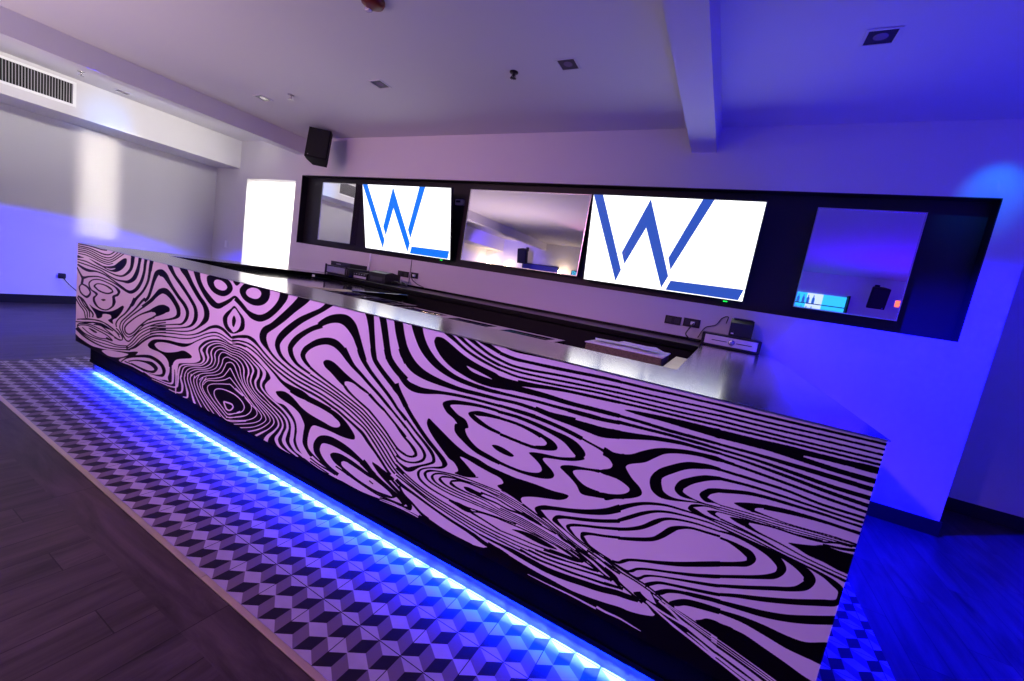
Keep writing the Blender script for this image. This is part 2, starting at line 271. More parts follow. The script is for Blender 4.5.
WRAP = """
k19,2161,8,20 467,2172,10,20 835,2167,12,19 980,2163,8,19 1172,2172,4,19
k20,2129,10,22 467,2136,14,21 762,2118,19,21 981,2101,15,21 1196,2105,0,20 1341,2136,-22,15 1473,2191,-28,13
k23,2100,7,19 393,2111,11,18 692,2091,18,17 948,2063,15,17 1198,2061,2,17 1375,2096,-17,13 1507,2154,-25,10 1601,2199,-25,10
k25,2069,7,19 395,2080,12,18 694,2057,18,17 950,2030,16,17 1201,2025,3,17 1378,2060,-18,13 1572,2139,-22,11 1727,2205,-22,11
k27,2038,6,19 358,2051,12,18 658,2028,19,18 952,1997,16,17 1203,1993,3,17 1380,2028,-17,13 1606,2115,-22,11 1821,2208,-22,11
k28,2005,7,17 361,2013,11,17 662,1994,16,16 955,1969,14,16 1205,1964,3,15 1410,2000,-7,14
K484,1981 856,1949 1036,1931 1209,1940 1442,1983 1631,2069 1770,2124 1857,2129 1867,2082 1811,2014 1690,1943 1515,1890 1350,1878 1178,1886 1037,1905 822,1923
W1142,1910 1313,1917 1494,1947 1447,1924 1348,1903 1212,1900
K14,1983 134,1978 292,1971 136,1950 16,1940
k12,1903,11,21 365,1908,15,20 667,1888,19,20 1031,1866,18,19 1309,1843,17,19 1546,1831,12,24 1753,1850,-19,25 1960,1927,-68,22 2075,2025,-99,1 2121,2176,-125,-8 2123,2225,-125,-11
k12,1861,15,21 407,1856,15,20 708,1848,16,20 996,1832,21,19 1277,1789,21,19 1549,1765,16,24 1777,1770,10,33 1953,1779,-31,44 2169,1860,-109,28 2268,1980,-117,4 2302,2096,-88,-2 2339,2194,-104,-5 2342,2236,-104,-9
k4,1818,36,25 277,1770,50,43 486,1761,21,47 787,1795,12,25 1070,1789,21,21 1311,1757,25,20 1548,1718,25,20 1740,1680,35,25 1866,1643,40,39 2053,1642,-23,46 2259,1727,-85,23 2397,1863,-91,6 2466,2010,-82,-2 2485,2119,-83,-5 2512,2201,-95,-5 2511,2242,-95,-10
k-21,1770,50,16 118,1675,64,21 235,1612,34,50 506,1672,-8,27 867,1724,7,21 1216,1722,16,19 1486,1702,20,19 1746,1660,27,23 1872,1641,32,29
k198,1638,107,12 194,1585,106,9 166,1528,105,5
k194,1535,51,-9 91,1459,64,4 139,1378,57,20 290,1334,38,26 455,1325,-18,39 595,1397,-74,7 602,1458,-58,-16 478,1523,-46,-28 233,1543,-29,-26
k630,1494,-41,-15 559,1544,-58,-15 554,1587,-55,4 663,1645,-15,16 906,1683,7,20 1219,1678,17,19 1484,1650,31,23 1593,1597,97,27 1561,1564,59,-21 1413,1506,97,-4 1424,1420,120,15 1398,1352,50,-13 1187,1263,3,-19 920,1262,-34,-25 786,1329,-84,-29 772,1373,-86,2 881,1460,-93,-27 623,1496,-27,-20
k741,1554,-48,18 845,1608,-6,18 1119,1626,16,21 1334,1598,38,26 1393,1582,58,-8 1240,1533,-2,-24 935,1530,-27,-25 739,1576,-46,-27
K1002,1387 1107,1414 1185,1412 1092,1379
k2609,2220,96,-1 2586,2165,97,2 2550,2029,83,3 2513,1894,73,-1 2391,1747,60,-10 2163,1593,73,-15 2064,1508,92,-14 2018,1477,81,-22
k-52,1239,45,17 118,1153,42,18 321,1077,45,16 384,979,48,12
k29,1268,45,17 218,1170,41,18 438,1098,44,16 461,995,49,9
k130,1284,44,17 317,1186,40,18 534,1114,44,16 557,1020,48,9
k48,1288,44,30 263,1252,60,31 509,1154,49,23 678,1091,62,22 664,1042,59,6
K548,1238 721,1213 1014,1210 1361,1262 1591,1339 1780,1421 1829,1408 1756,1317 1602,1203 1456,1139 1477,1084 1287,1108 1403,1166 1366,1204 1089,1170 1057,1119 951,1077 860,1068 801,1119 666,1180
k2127,1599,83,-6 2099,1567,84,-5 2025,1471,66,-8 1862,1330,43,-10 1648,1205,39,-9 1550,1108,52,4 1576,1050,41,11
k2461,1654,52,-16 2350,1582,56,-14 2191,1457,40,-11 1903,1279,33,-10 1733,1167,38,-4 1690,1073,41,9 1762,1004,37,14
k2739,1697,46,-13 2665,1647,41,-17 2371,1488,31,-14 2028,1302,28,-10 1816,1160,35,-3 1782,1062,40,10 1863,1001,29,16 2005,977,2,17 2196,1053,-22,9 2368,1171,-24,7 2531,1269,-19,12 2797,1365,-8,15 3114,1437,-4,16
k2658,1510,26,-27 2326,1385,23,-15 2031,1233,33,-11 1861,1111,47,-1 1885,1034,42,20 2034,1022,-2,22 2198,1093,-32,11 2368,1210,-33,10 2612,1350,-24,14 2797,1415,-18,20
K2643,1488 2776,1548 2931,1620 3093,1641 3192,1625 3197,1582 3102,1546 2945,1486 2788,1425 2735,1408 2825,1465 2795,1492 2700,1485
k1567,1028,28,19 1666,1005,33,17 1800,932,38,14 1796,907,19,-13 1698,894,-11,-20 1534,890,-15,-21
k1763,1004,36,15 1899,921,33,19 2031,915,-10,21 2144,986,-29,7 2369,1142,-23,10 2643,1263,-14,13 2908,1353,-9,15 3118,1406,-5,15
k1969,820,-26,9 2149,930,-28,7 2374,1095,-24,9 2647,1223,-14,13 2911,1308,-7,15 3122,1355,-3,16
k1970,790,-22,11 2181,901,-26,8 2407,1060,-24,9 2678,1189,-15,13 2915,1265,-7,15 3127,1314,-4,16
k2032,789,-20,12 2242,893,-25,9 2467,1045,-23,9 2709,1161,-14,13 2919,1226,-5,16 3131,1272,-2,16
k2091,808,-17,15 2276,882,-31,15 2533,1032,-39,18 2743,1128,-21,25 2948,1182,-3,27 3134,1213,2,24
k406,969,5,17 655,999,5,17 1019,1036,14,17 1370,1006,20,16 1607,964,25,15 1708,913,29,13
k233,921,0,17 768,1009,5,17 1196,1032,15,17 1506,995,21,16 1708,955,22,16
k53,887,-4,18 390,957,-1,18 581,984,4,19
k-9,835,3,19 274,880,2,19 548,919,0,32 699,955,-1,18
k736,928,5,17 1023,961,15,17 1271,927,22,17 1445,902,22,16 1617,870,19,17 1753,872,11,17
k676,954,8,21 1018,983,22,34 1185,966,46,44 1352,968,25,26 1476,966,18,19
K679,969 810,981 994,982 1208,988 1347,993 1332,967 1209,966 995,963 774,959
k73,787,-33,8 160,834,-6,18 545,894,10,20 917,901,17,19 1275,896,18,19 1549,884,19,19 1682,868,22,18
k64,775,-13,16 239,825,-2,18 545,868,13,20 919,863,19,20 1276,851,22,19 1466,813,26,18
K534,843 706,852 894,835 821,810 632,822
K1237,828 1359,830 1481,811 1361,798 1239,798
k42,765,32,20 352,711,25,20 745,711,14,20 1254,755,11,19 1631,775,7,18 2017,843,1,17
k267,793,27,18 548,751,21,18 930,749,11,18 1254,793,4,17
k44,742,29,18 354,689,24,18 747,673,15,18 1223,703,9,17 1635,747,3,16 2050,829,0,15
k-26,713,65,39 346,650,44,32 743,629,27,28 1118,640,14,23 1470,682,5,20 1833,747,1,19 2084,795,-1,26
K-59,617 45,625 170,601 685,572 1056,606 1372,649 1706,708 2024,764 2267,823 2341,830 2242,758 1969,668 1718,565 1852,523 1865,364 -5,232
W1094,575 1304,634 1642,682 1964,724 2034,726 1842,646 1583,579 1345,547 1203,554
k2499,1588,-62,20 2613,1664,-75,9 2689,1786,-81,0 2765,1925,-94,2 2857,2025,-110,31 2882,2011,48,98 2972,2007,108,63 3092,1952,87,39 3236,1874,68,33 3396,1786,64,35 3545,1712,71,34 3620,1636,83,19 3599,1558,73,-5 3523,1485,27,-20 3391,1450,3,-17 3066,1378,4,-14 2667,1285,4,-15
k2582,2212,107,4 2572,2171,107,5 2547,2037,99,6
k3068,2191,112,31 3100,2155,106,37 3241,2062,69,31 3423,1962,68,35 3578,1877,64,32 3703,1800,65,31 3799,1723,75,27 3822,1649,93,17 3810,1585,89,-3 3752,1511,39,-20 3609,1451,8,-18 3323,1385,3,-16 2940,1307,4,-16 2670,1240,7,-17
k3391,2200,152,47 3436,2152,142,56 3557,2088,105,44 3694,1989,87,38 3869,1870,81,41 4008,1788,88,40 4054,1711,123,29 4047,1647,114,-12 3953,1542,41,-18 3794,1450,14,-16 3570,1389,2,-16 3203,1330,0,-16 2890,1271,3,-16 2672,1216,7,-17
k3743,2218,141,25 3762,2164,138,31 3836,2071,101,33 3943,1977,87,40 4079,1886,95,56 4222,1820,78,70 4374,1816,-15,67 4507,1877,-49,39 4618,1940,-46,28 4692,1992,6,34 4785,1953,41,28 4907,1886,46,30
K4074,2171 4260,2207 4465,2201 4588,2163 4639,2104 4603,2044 4491,1988 4371,1975 4223,1998 4121,2051 4070,2113
W4230,2113 4267,2150 4369,2160 4473,2136 4522,2098 4483,2059 4383,2044 4278,2063
K4634,2186 4777,2189 4711,2143
K4699,1907 4627,1860 4517,1784 4474,1720 4504,1646 4602,1586 4711,1579 4832,1620 4920,1670 4930,1737 4903,1798 4801,1857
W4702,1878 4632,1816 4573,1738 4592,1663 4678,1612 4719,1598 4809,1649 4847,1721 4839,1787 4764,1850
K4703,1795 4671,1745 4679,1679 4711,1658 4736,1690 4748,1748
k2451,1495,-65,29 2670,1613,-68,25 2833,1716,-83,26 2957,1779,-78,55 3023,1790,47,84 3131,1772,95,59 3266,1713,92,44 3368,1636,103,33 3381,1571,96,-7 3300,1519,22,-26 3057,1446,8,-18 2795,1376,8,-15 2658,1333,12,-14 2380,1236,12,-13
K2647,1507 2780,1570 2910,1618 3066,1644 3147,1613 3102,1547 2951,1482 2793,1427 2661,1363 2577,1348 2658,1389 2791,1453 2829,1480 2759,1500 2649,1488 2567,1460
k2682,1164,-6,17 2949,1231,-2,18 3332,1296,1,16 3694,1350,-1,15 3924,1413,-12,16 4101,1487,-24,20 4224,1542,-24,30 4354,1576,3,40 4464,1574,31,35 4589,1539,34,29 4695,1515,7,24 4823,1551,-6,24 4972,1578,0,22
k2687,1116,-7,20 2900,1172,-2,18 3211,1228,2,18 3533,1273,1,16 3769,1322,-5,15 3972,1389,-10,13 4141,1458,-10,14 4323,1508,0,19 4462,1512,12,16 4690,1480,6,14 4826,1510,0,15 4977,1521,5,18
k3804,1263,-13,10 4042,1373,-12,12 4228,1444,-6,14 4387,1477,5,15 4530,1464,11,14 4696,1440,5,12 4830,1468,2,13 4983,1469,6,15
K2627,997 2689,1060 2796,1112 2957,1149 3216,1190 3467,1211 3705,1249 3886,1305 3777,1242 3663,1196 3545,1170 3348,1157 3118,1137 2908,1095 2830,1047 2916,1008 3105,1003 3284,1036 3456,1084 3598,1132 3718,1133 3827,1108 3818,1081 3680,1041 3491,989 3396,939 3353,864 3355,721 3288,624 3244,666 3256,801 3235,888 3137,944 2975,967 2698,967
K3506,262 3490,416 3500,912 3617,966 3916,1042 4034,1107 4017,1158 3973,1245 4064,1337 4188,1399 4354,1445 4477,1459 4701,1438 4871,1452 5043,1434 5194,1392 5326,1337 5436,1289 5486,1237 5434,1181 5398,1129 5432,1073 5523,1033 5629,1003 5760,1009 5880,960 5969,893 6006,801 6005,696 6056,619 6193,521 5816,385 4916,353 3506,262
K2505,559 2736,567 3012,590 3249,622 3302,664 3288,793 3420,825 3461,443 3488,186 2539,186
k1802,552,-23,9 1980,645,-20,17 2277,735,-9,33 2670,815,13,49 2875,814,50,52 3021,783,74,46 3081,729,99,29 3075,686,47,-28 2901,632,-3,-26 2740,609,-14,-21 2449,612,-15,-18 2145,611,-14,-18 1924,602,-13,-19
k2046,615,-7,15 2284,683,-1,19 2570,723,12,34 2747,722,56,62 2849,698,108,39 2825,675,29,-33 2680,639,-13,-27 2448,627,-15,-20 2144,625,-15,-18
K1424,508 1726,548 1824,553 2141,573 2445,569 2736,565 3012,591 3275,621 3294,440 1535,-45
w3251,828,30,4 3199,740,74,7 3165,673,43,-16 3064,639,-4,-20 2849,610,-7,-13 2565,596,-8,-12
w3333,869,62,15 3350,704,62,15 3345,636,39,-12 3228,604,-6,-17 3017,588,-8,-13 2740,575,-8,-12
w3492,765,44,10 3493,714,44,9 3473,621,40,-10 3335,582,-6,-17 3100,565,-8,-13 2798,547,-6,-11
w3583,806,27,2 3560,756,33,10 3611,652,52,16 3605,578,33,-10 3467,537,-5,-14 3289,527,-7,-12
w3673,825,23,3 3662,769,23,7 3717,667,31,12 3752,587,51,17 3757,549,29,-13 3666,525,-2,-11
w3749,868,21,4 3747,778,21,7 3829,671,22,9 3890,573,39,17 3946,498,50,24
w3831,876,20,3 3816,795,20,7 3899,690,19,9 4003,593,18,10 4128,503,17,10
w3917,873,18,2 3900,792,18,6 3995,678,16,8 4143,582,14,9 4274,514,13,10 4354,494,11,10
w4025,913,16,0 3972,811,18,5 4061,696,16,8 4231,594,14,9 4416,508,13,9
w4117,900,16,-1 4049,794,18,5 4152,696,15,9 4340,601,13,10 4564,516,12,10
w4193,920,15,-2 4118,826,17,1 4121,762,16,7 4220,690,14,9 4427,602,12,10 4713,512,6,10 5099,619,-1,9
w4706,1051,7,-7 4593,994,5,-8 4414,936,2,-9 4289,908,2,-9 4201,872,10,-5 4129,806,14,-3
w4700,967,0,-9 4521,925,1,-9 4314,866,5,-8 4232,807,16,1 4256,749,15,8 4397,666,13,9 4575,597,12,10 4728,552,5,10 4904,613,-3,8 5091,685,-3,8
w4915,865,-9,-11 4834,878,-7,-11 4633,879,-5,-11 4487,855,2,-10 4401,812,14,-4 4388,762,18,6 4433,712,15,10 4590,637,14,10 4723,589,6,12 4862,642,-6,8 4973,701,-7,8
w4614,716,7,18 4782,730,12,18 4808,712,26,3 4754,660,9,-13 4698,659,-19,-17 4655,697,-26,-13 4631,731,-26,-12
k4759,638,2,9 5088,690,2,9
w3530,739,-24,-6 3537,790,-48,-9 3567,897,-33,3 3668,951,-6,14 3919,1016,-3,12 4068,1064,-16,11 4144,1136,-47,-7 4105,1207,-52,-22 4067,1240,-52,-9 4103,1290,-25,9 4218,1363,-11,11 4377,1413,-1,14 4538,1427,5,10 4699,1419,5,8
w3614,773,-26,-7 3611,809,-28,-4 3657,907,-20,5 3785,965,-3,9 4055,1033,-5,10 4189,1107,-23,6 4235,1183,-42,-10 4192,1245,-38,-9 4210,1303,-24,6 4323,1368,-8,11 4460,1402,4,11 4703,1389,5,8
w3700,809,-20,-8 3690,829,-20,-1 3750,904,-14,5 3879,963,-3,9 4123,1025,-4,9 4273,1104,-16,5 4315,1177,-29,-6 4285,1253,-29,-6 4314,1309,-17,5 4407,1358,-5,9 4524,1378,5,10 4706,1361,6,8
w3766,825,-18,-5 3763,847,-17,0 3820,897,-10,6 3950,956,-4,9 4190,1021,-4,9 4337,1096,-12,4 4385,1181,-21,-3 4368,1248,-25,-4 4398,1298,-14,6 4489,1339,2,10 4710,1334,5,8
w3838,843,0,0 3845,841,-15,3 3892,883,-11,6 4020,948,-4,9 4256,1016,-4,8 4402,1088,-12,4 4459,1174,-20,-2 4460,1245,-20,-2 4500,1298,-10,6 4572,1317,4,10 4732,1304,7,9
w3934,838,-14,3 3985,882,-10,6 4110,943,-4,9 4343,1013,-5,8 4466,1080,-12,4 4531,1167,-17,0 4552,1235,-15,2 4620,1273,0,9 4727,1269,6,9
w4048,843,-13,4 4118,897,-9,6 4242,949,-4,9 4408,1000,-4,8 4530,1061,-12,4 4593,1147,-15,1 4625,1200,-11,4 4689,1225,-5,8
w4157,858,-10,6 4227,900,-5,8 4413,959,-4,9 4574,1024,-9,6 4649,1097,-13,2 4702,1158,-13,2
k4698,1531,-5,19 4857,1566,-4,27 4996,1582,13,38 5095,1567,38,38 5214,1529,28,22 5347,1469,23,19 5529,1399,19,20 5735,1350,16,20 5930,1316,13,21 6138,1294,13,23
k4701,1493,0,14 4860,1516,4,18 5024,1518,13,21 5170,1488,20,19 5319,1425,21,18 5501,1361,19,20 5707,1306,18,22 5920,1266,16,25 6144,1242,15,27
k4704,1461,1,13 4864,1482,5,16 5030,1473,13,18 5196,1435,17,17 5362,1372,20,17 5540,1296,26,22 5677,1231,32,35 5839,1188,39,62 5993,1169,47,73 6143,1148,42,57
w4659,1425,7,9 4708,1420,4,9 4872,1424,5,9 5023,1405,8,9 5155,1357,14,12 5280,1307,27,22 5339,1260,54,23 5335,1216,56,2 5308,1152,40,3 5317,1093,28,14 5409,1040,17,14 5519,1004,15,15
w4705,1389,3,8 4875,1395,5,9 5009,1371,9,9 5141,1321,15,12 5237,1268,35,17 5234,1199,44,3 5196,1121,39,7 5243,1051,20,13 5383,1001,11,11
w4708,1362,3,8 4860,1367,6,9 4975,1344,9,9 5097,1289,19,13 5142,1238,35,10 5121,1169,31,3 5115,1097,24,9 5201,1019,12,9 5354,960,9,9
w4711,1334,3,8 4844,1336,6,9 4958,1310,13,10 5044,1244,26,12 5061,1186,29,5 5046,1114,22,5 5087,1045,12,7 5208,976,11,8
w4734,1305,6,9 4829,1299,8,9 4926,1261,15,9 4966,1205,25,8 4978,1130,22,7 5030,1052,13,7 5153,973,11,8
w4727,1272,8,9 4814,1257,11,8 4884,1207,17,8 4918,1137,14,5 4984,1040,13,7 5098,969,12,8
w4666,1220,-1,9 4711,1229,6,10 4769,1212,14,9 4825,1159,14,7 4893,1084,13,7 5020,993,12,8 5180,912,11,8
w4692,1155,7,10 4704,1153,13,8 4763,1109,13,7 4840,1048,12,8 4986,961,12,8 5108,892,11,8
w4695,1041,6,10 4713,1040,10,9 4786,1010,11,9 4931,946,11,9 5072,881,11,9
w4695,962,5,10 4734,961,9,9 4857,925,9,9 4996,895,9,9
w5519,1004,13,15 5725,950,18,19 5857,883,33,25 5904,819,53,22 5907,719,61,15 5906,638,59,28 6000,571,28,26 6102,554,17,22 6184,533,13,15
w5383,1002,10,9 5529,950,9,10 5702,903,12,13 5801,848,27,17 5831,778,37,10 5795,696,52,5 5779,606,57,27 5876,549,27,27 6014,524,14,18 6146,500,8,10
w5355,960,8,9 5427,943,8,9 5606,886,11,11 5718,834,18,13 5754,775,28,7 5714,692,35,-1 5648,591,58,14 5713,526,30,26 5826,514,8,11 5926,507,6,9
w5208,976,10,9 5341,929,9,9 5523,873,9,9 5646,823,16,12 5683,764,26,5 5629,687,23,-6 5512,590,44,-12 5461,524,73,7 5457,472,76,21
w5153,973,10,8 5289,915,10,9 5456,859,9,9 5582,804,13,10 5603,761,19,1 5534,675,9,-4 5419,600,16,-12 5285,514,20,-16
w5098,969,10,8 5235,911,10,9 5386,855,10,9 5506,803,12,9 5537,762,13,1 5463,686,9,-5 5333,603,8,-10 5142,515,7,-13
w5180,912,11,8 5316,845,10,8 5429,791,12,9 5461,750,13,1 5377,676,7,-6 5227,596,3,-8 4974,509,2,-11
w5108,892,11,9 5226,841,10,9 5340,797,10,8 5379,762,14,3 5337,703,8,-5 5185,628,3,-8 4855,514,2,-10
w5034,888,10,9 5153,842,10,9 5266,809,11,8 5290,764,13,1 5212,693,7,-6 5037,617,2,-9 4694,517,1,-9
w4834,947,10,9 4895,929,9,9 5072,887,10,9 5171,827,13,6 5163,761,13,-1 5064,682,6,-7 4863,604,2,-9 4690,552,1,-9
w4646,872,6,11 4805,869,9,11 4964,834,12,10 5036,777,16,6 5001,715,10,-6 4857,649,4,-9 4723,601,3,-10
K5597,1112 5644,1135 5739,1155 5837,1146 5937,1112 6036,1068 6147,1040 6267,1025 6406,1015 6519,1006 6599,1022 6635,1053 6617,1081 6545,1107 6457,1139 6391,1161 6479,1175 6591,1159 6691,1123 6777,1073 6844,1019 6850,983 6795,963 6664,951 6486,952 6345,946 6259,935 6220,900 6194,820 6190,727 6216,674 6290,628 6258,596 6176,639 6113,701 6109,803 6116,888 6087,930 6017,991 5885,1035 5737,1055 5635,1079
k5830,1173,31,53 5973,1156,31,62 6157,1157,25,55 6336,1148,26,51 6461,1137,27,50
K4780,2082 4784,2126 4887,2200 5097,2245 5306,2233 5352,2148 5328,2073 5251,2014 5133,1980 4989,1981 4855,2018
W4904,2096 4941,2138 5036,2168 5143,2163 5192,2129 5172,2084 5105,2053 4998,2051 4932,2068
k4678,1972,38,30 4786,1929,42,33 4922,1867,48,41 5055,1818,46,69 5208,1814,-11,78 5352,1868,-66,54 5485,1960,-85,37 5595,2064,-104,27 5660,2155,-143,0 5658,2243,-145,-18
k5841,2245,194,-12 5842,2219,161,-44 5792,2155,116,-54 5692,2064,97,-48 5552,1948,92,-46 5410,1839,76,-46 5272,1761,100,-43 5221,1673,133,12 5252,1596,104,47 5381,1531,40,27 5517,1468,25,22 5692,1415,18,21 5907,1365,15,21 6131,1336,13,23
k6336,2253,56,-45 6284,2221,62,-42 6183,2138,44,-35 6048,2071,43,-43 5875,1986,60,-48 5726,1888,79,-44 5606,1791,91,-36 5530,1704,101,-15 5512,1609,86,21 5597,1516,47,30 5747,1458,24,24 5913,1417,17,23 6124,1379,15,23
k6212,1990,31,-41 6045,1914,39,-39 5900,1827,56,-36 5807,1756,77,-28 5737,1662,84,-8 5738,1605,80,25 5788,1539,59,34 5898,1482,28,29 6115,1435,17,22
k6069,1875,-26,39 6247,1947,-37,38 6221,1950,-61,29 6342,2008,-47,63 6453,2033,-10,88 6524,2028,58,101 6584,2002,104,75 6668,1942,87,45 6722,1876,77,36 6795,1786,61,30 6829,1740,57,28
k6127,1524,-28,-23 6047,1578,-48,-32 6026,1617,-80,-15 6056,1663,-77,22 6108,1706,-53,39 6208,1759,-38,56 6326,1794,-7,70 6413,1794,38,76 6486,1774,61,63 6556,1739,66,52 6626,1694,60,44
k6792,2190,93,39 6818,2156,91,29 6860,2063,73,20 6893,1955,67,18 6922,1873,60,19 6956,1791,55,19
k6970,2192,81,27 6990,2154,78,25 7031,2051,76,23 7066,1955,73,24 7116,1826,72,26
k7143,2203,93,36 7167,2160,92,32 7207,2067,88,31 7258,1959,87,33 7289,1896,79,36 7334,1836,74,42
k6515,1772,84,55 6617,1702,61,43 6701,1654,39,36 6815,1606,29,29 6951,1538,26,27 7082,1475,24,25 7198,1411,23,24 7251,1385,19,19
k6745,1834,66,28 6776,1785,61,31 6828,1732,49,33 6926,1661,35,30 7062,1580,29,27 7205,1492,28,25 7324,1407,22,19
k6912,1883,64,19 6938,1816,58,23 6975,1766,46,32 7085,1685,41,36 7200,1612,41,39 7299,1550,44,36 7393,1457,46,34
k7078,1908,74,28 7106,1851,71,33 7147,1801,61,45 7241,1734,52,51 7354,1676,47,52
k7247,1950,80,35 7283,1895,69,41 7340,1847,57,43
K6301,1609 6338,1642 6419,1651 6504,1629 6618,1582 6728,1545 6847,1511 6951,1480 6986,1454 6930,1461 6839,1482 6747,1508 6669,1506 6632,1490 6644,1458 6683,1421 6641,1438 6541,1478 6424,1534 6335,1569
k6954,1449,25,26 7074,1393,20,23 7163,1357,18,23
k6623,1440,30,24 6671,1410,23,23 6785,1368,15,18 6905,1327,16,20 6977,1303,15,20
k6102,1498,23,26 6265,1452,17,22 6477,1401,14,19 6686,1350,12,17 6914,1287,11,16
k6117,1429,14,20 6311,1397,12,18 6526,1353,12,17 6720,1304,11,16 6854,1268,12,17
k6126,1381,11,18 6318,1354,11,18 6532,1316,12,18 6698,1278,12,17 6799,1252,12,17
k6132,1336,11,22 6323,1322,11,18 6537,1284,12,18 6737,1234,12,17
k6137,1292,13,23 6330,1271,13,20 6530,1233,13,20 6655,1209,13,20
k6143,1245,15,27 6321,1225,16,25 6494,1192,16,24 6564,1180,15,24
k6149,1149,28,55 6328,1143,23,44 6499,1123,24,43
k6975,1304,18,19 7075,1253,17,17 7206,1177,17,16 7310,1104,17,16 7388,1058,13,18 7484,1037,10,18
k7163,1360,18,18 7266,1302,17,18 7427,1212,17,18 7453,1195,17,17
k7252,1386,17,18 7364,1323,17,18 7440,1277,17,17
k7326,1407,19,19 7428,1342,19,19
k6913,1287,14,14 7006,1242,14,14 7138,1174,14,14 7254,1104,14,13 7346,1037,14,13 7423,991,11,15 7494,978,10,21
k6853,1269,14,16 6959,1227,14,16 7092,1159,15,15 7210,1089,15,15 7302,1021,16,14 7381,959,15,15 7456,923,11,16 7505,916,9,21
k6798,1252,13,16 6912,1212,14,16 7046,1144,15,15 7166,1065,16,14 7260,998,16,14 7339,935,15,15 7416,891,13,16 7488,863,12,16
k6737,1234,14,17 6865,1189,14,16 6999,1129,15,15 7121,1050,16,15 7215,982,16,14 7296,920,16,14 7374,867,14,15 7430,841,13,16
k6655,1209,14,18 6792,1166,14,18 6952,1114,15,17 7075,1035,17,16 7170,966,17,15 7251,904,17,16 7343,846,15,16 7387,825,14,17
k6563,1180,19,24 6689,1142,18,23 6825,1098,20,25 6929,1056,28,29 7012,1000,30,28 7110,943,24,22 7191,889,24,22 7286,823,21,21 7337,796,19,21
K7103,846 7152,840 7227,826 7324,807 7397,781 7288,739 7211,774 7145,814
k6697,576,-25,-38 6556,602,-29,-37 6443,652,-46,-44 6388,709,-83,-48 6392,760,-111,-15 6411,790,-66,55 6466,809,12,88 6590,818,39,83 6752,808,42,69 6891,790,34,48 7027,758,27,36 7145,719,26,34
K6541,723 6585,756 6678,776 6812,770 6944,750 7074,723 7150,705 7104,687 6951,705 6833,719 6753,724 6710,699 6721,669 6792,646 6861,624 6813,596 6713,637 6614,660 6552,697
k6235,630,17,19 6360,591,15,19 6509,564,13,19 6652,546,12,19
k6246,572,12,17 6398,549,10,17 6584,541,10,20 6640,534,11,17
k6251,537,11,18 6373,526,9,15 6548,509,9,15
K5640,374 6136,544 6259,531 6409,514 6581,508 6830,485 6297,275 5669,162
k6637,705,11,39 6802,725,11,28 7005,711,13,23 7202,677,13,23 7349,643,23,35 7395,618,50,19 7373,613,-4,-26 7192,595,-8,-20 6956,613,-11,-19 6788,647,-12,-19 6659,669,-12,-19
k7092,648,9,13 7146,634,9,13
k6951,771,54,64 6995,757,51,58 7129,708,33,43 7309,663,23,35 7460,624,23,34 7519,594,48,35 7518,594,-2,-25 7378,582,-6,-18 7214,574,-8,-18 7019,591,-9,-17 6813,618,-10,-17 6641,639,-10,-17
k7106,829,14,14 7197,767,29,33 7358,699,23,31 7509,646,23,30 7594,589,37,37 7616,605,6,-31 7537,584,-5,-17 7397,575,-4,-16 7252,551,-2,-13
K7108,839 7184,838 7320,795 7464,737 7516,688 7644,640 7768,598 7885,578 8044,560 8282,561 8282,561 8382,5 6926,-820 6595,474 6595,474 6718,514 6926,508 7122,521 7271,538 7486,555 7657,564 7752,565 7728,594 7626,649 7498,694 7344,762 7207,811
k7441,729,27,23 7506,676,20,23 7619,636,15,21 7727,586,16,24 7812,561,17,31
w7254,521,2,6 7485,543,3,10 7657,546,4,10 7826,538,2,6
k7215,1773,35,28 7230,1760,36,30 7359,1656,45,49 7461,1623,25,67 7577,1632,2,54 7762,1678,-1,30 7902,1699,1,27 8061,1715,2,24 8236,1724,3,23 8326,1728,3,23
k7145,2206,84,33 7154,2190,87,26 7193,2081,86,30 7243,1981,87,40 7304,1881,91,59 7407,1798,70,78 7550,1760,34,72 7740,1749,15,53 7948,1751,6,37 8118,1763,3,32 8317,1776,3,26
k7353,2204,112,36 7365,2174,111,39 7415,2088,93,43 7490,1996,76,52 7589,1923,56,56 7708,1869,35,54 7869,1832,17,43 8050,1818,8,37 8217,1819,4,32 8307,1827,2,26
K7625,2118 7640,2141 7706,2145 7784,2117 7886,2071 7984,2035 8101,2006 8246,1980 8285,1967 8438,1966 8583,1980 8444,1936 8371,1923 8451,1900 8379,1880 8303,1871 8214,1862 8082,1867 7941,1894 7829,1926 7737,1973 7657,2040 7623,2093
W7973,1973 8019,1967 8111,1951 8224,1926 8181,1926 8092,1932 8023,1944
k7687,2200,37,37 7732,2175,29,34 7815,2142,19,26 7944,2084,13,21 8088,2040,10,22 8235,2010,7,20 8273,2003,6,22
k7798,2203,28,34 7839,2184,24,29 7933,2140,15,21 8056,2090,12,21 8172,2056,9,22 8266,2036,8,22
k7901,2203,31,38 7942,2184,25,34 8045,2144,15,23 8164,2099,11,21 8259,2077,8,22
k8031,2192,40,57 8083,2174,32,48 8148,2157,18,32 8247,2129,13,26
k8271,2195,4,10 8315,2183,3,14 8397,2175,1,24 8542,2180,1,25 8681,2184,1,21 8815,2187,1,17 8985,2191,0,14 9163,2195,0,10
k8250,2126,7,27 8377,2111,4,27 8506,2115,1,23 8693,2120,1,25 8870,2129,0,24 9036,2138,0,23 9172,2142,1,21
k8260,2078,6,20 8367,2061,4,20 8517,2062,1,20 8702,2077,0,19 8878,2088,0,18 9045,2094,0,18 9181,2103,0,18
k8268,2038,4,18 8424,2028,2,18 8618,2035,1,17 8799,2047,0,17 8969,2058,0,16 9187,2070,0,16
k8274,2005,5,18 8431,1990,2,18 8624,2001,0,17 8805,2014,0,17 9016,2033,0,16 9193,2039,0,16
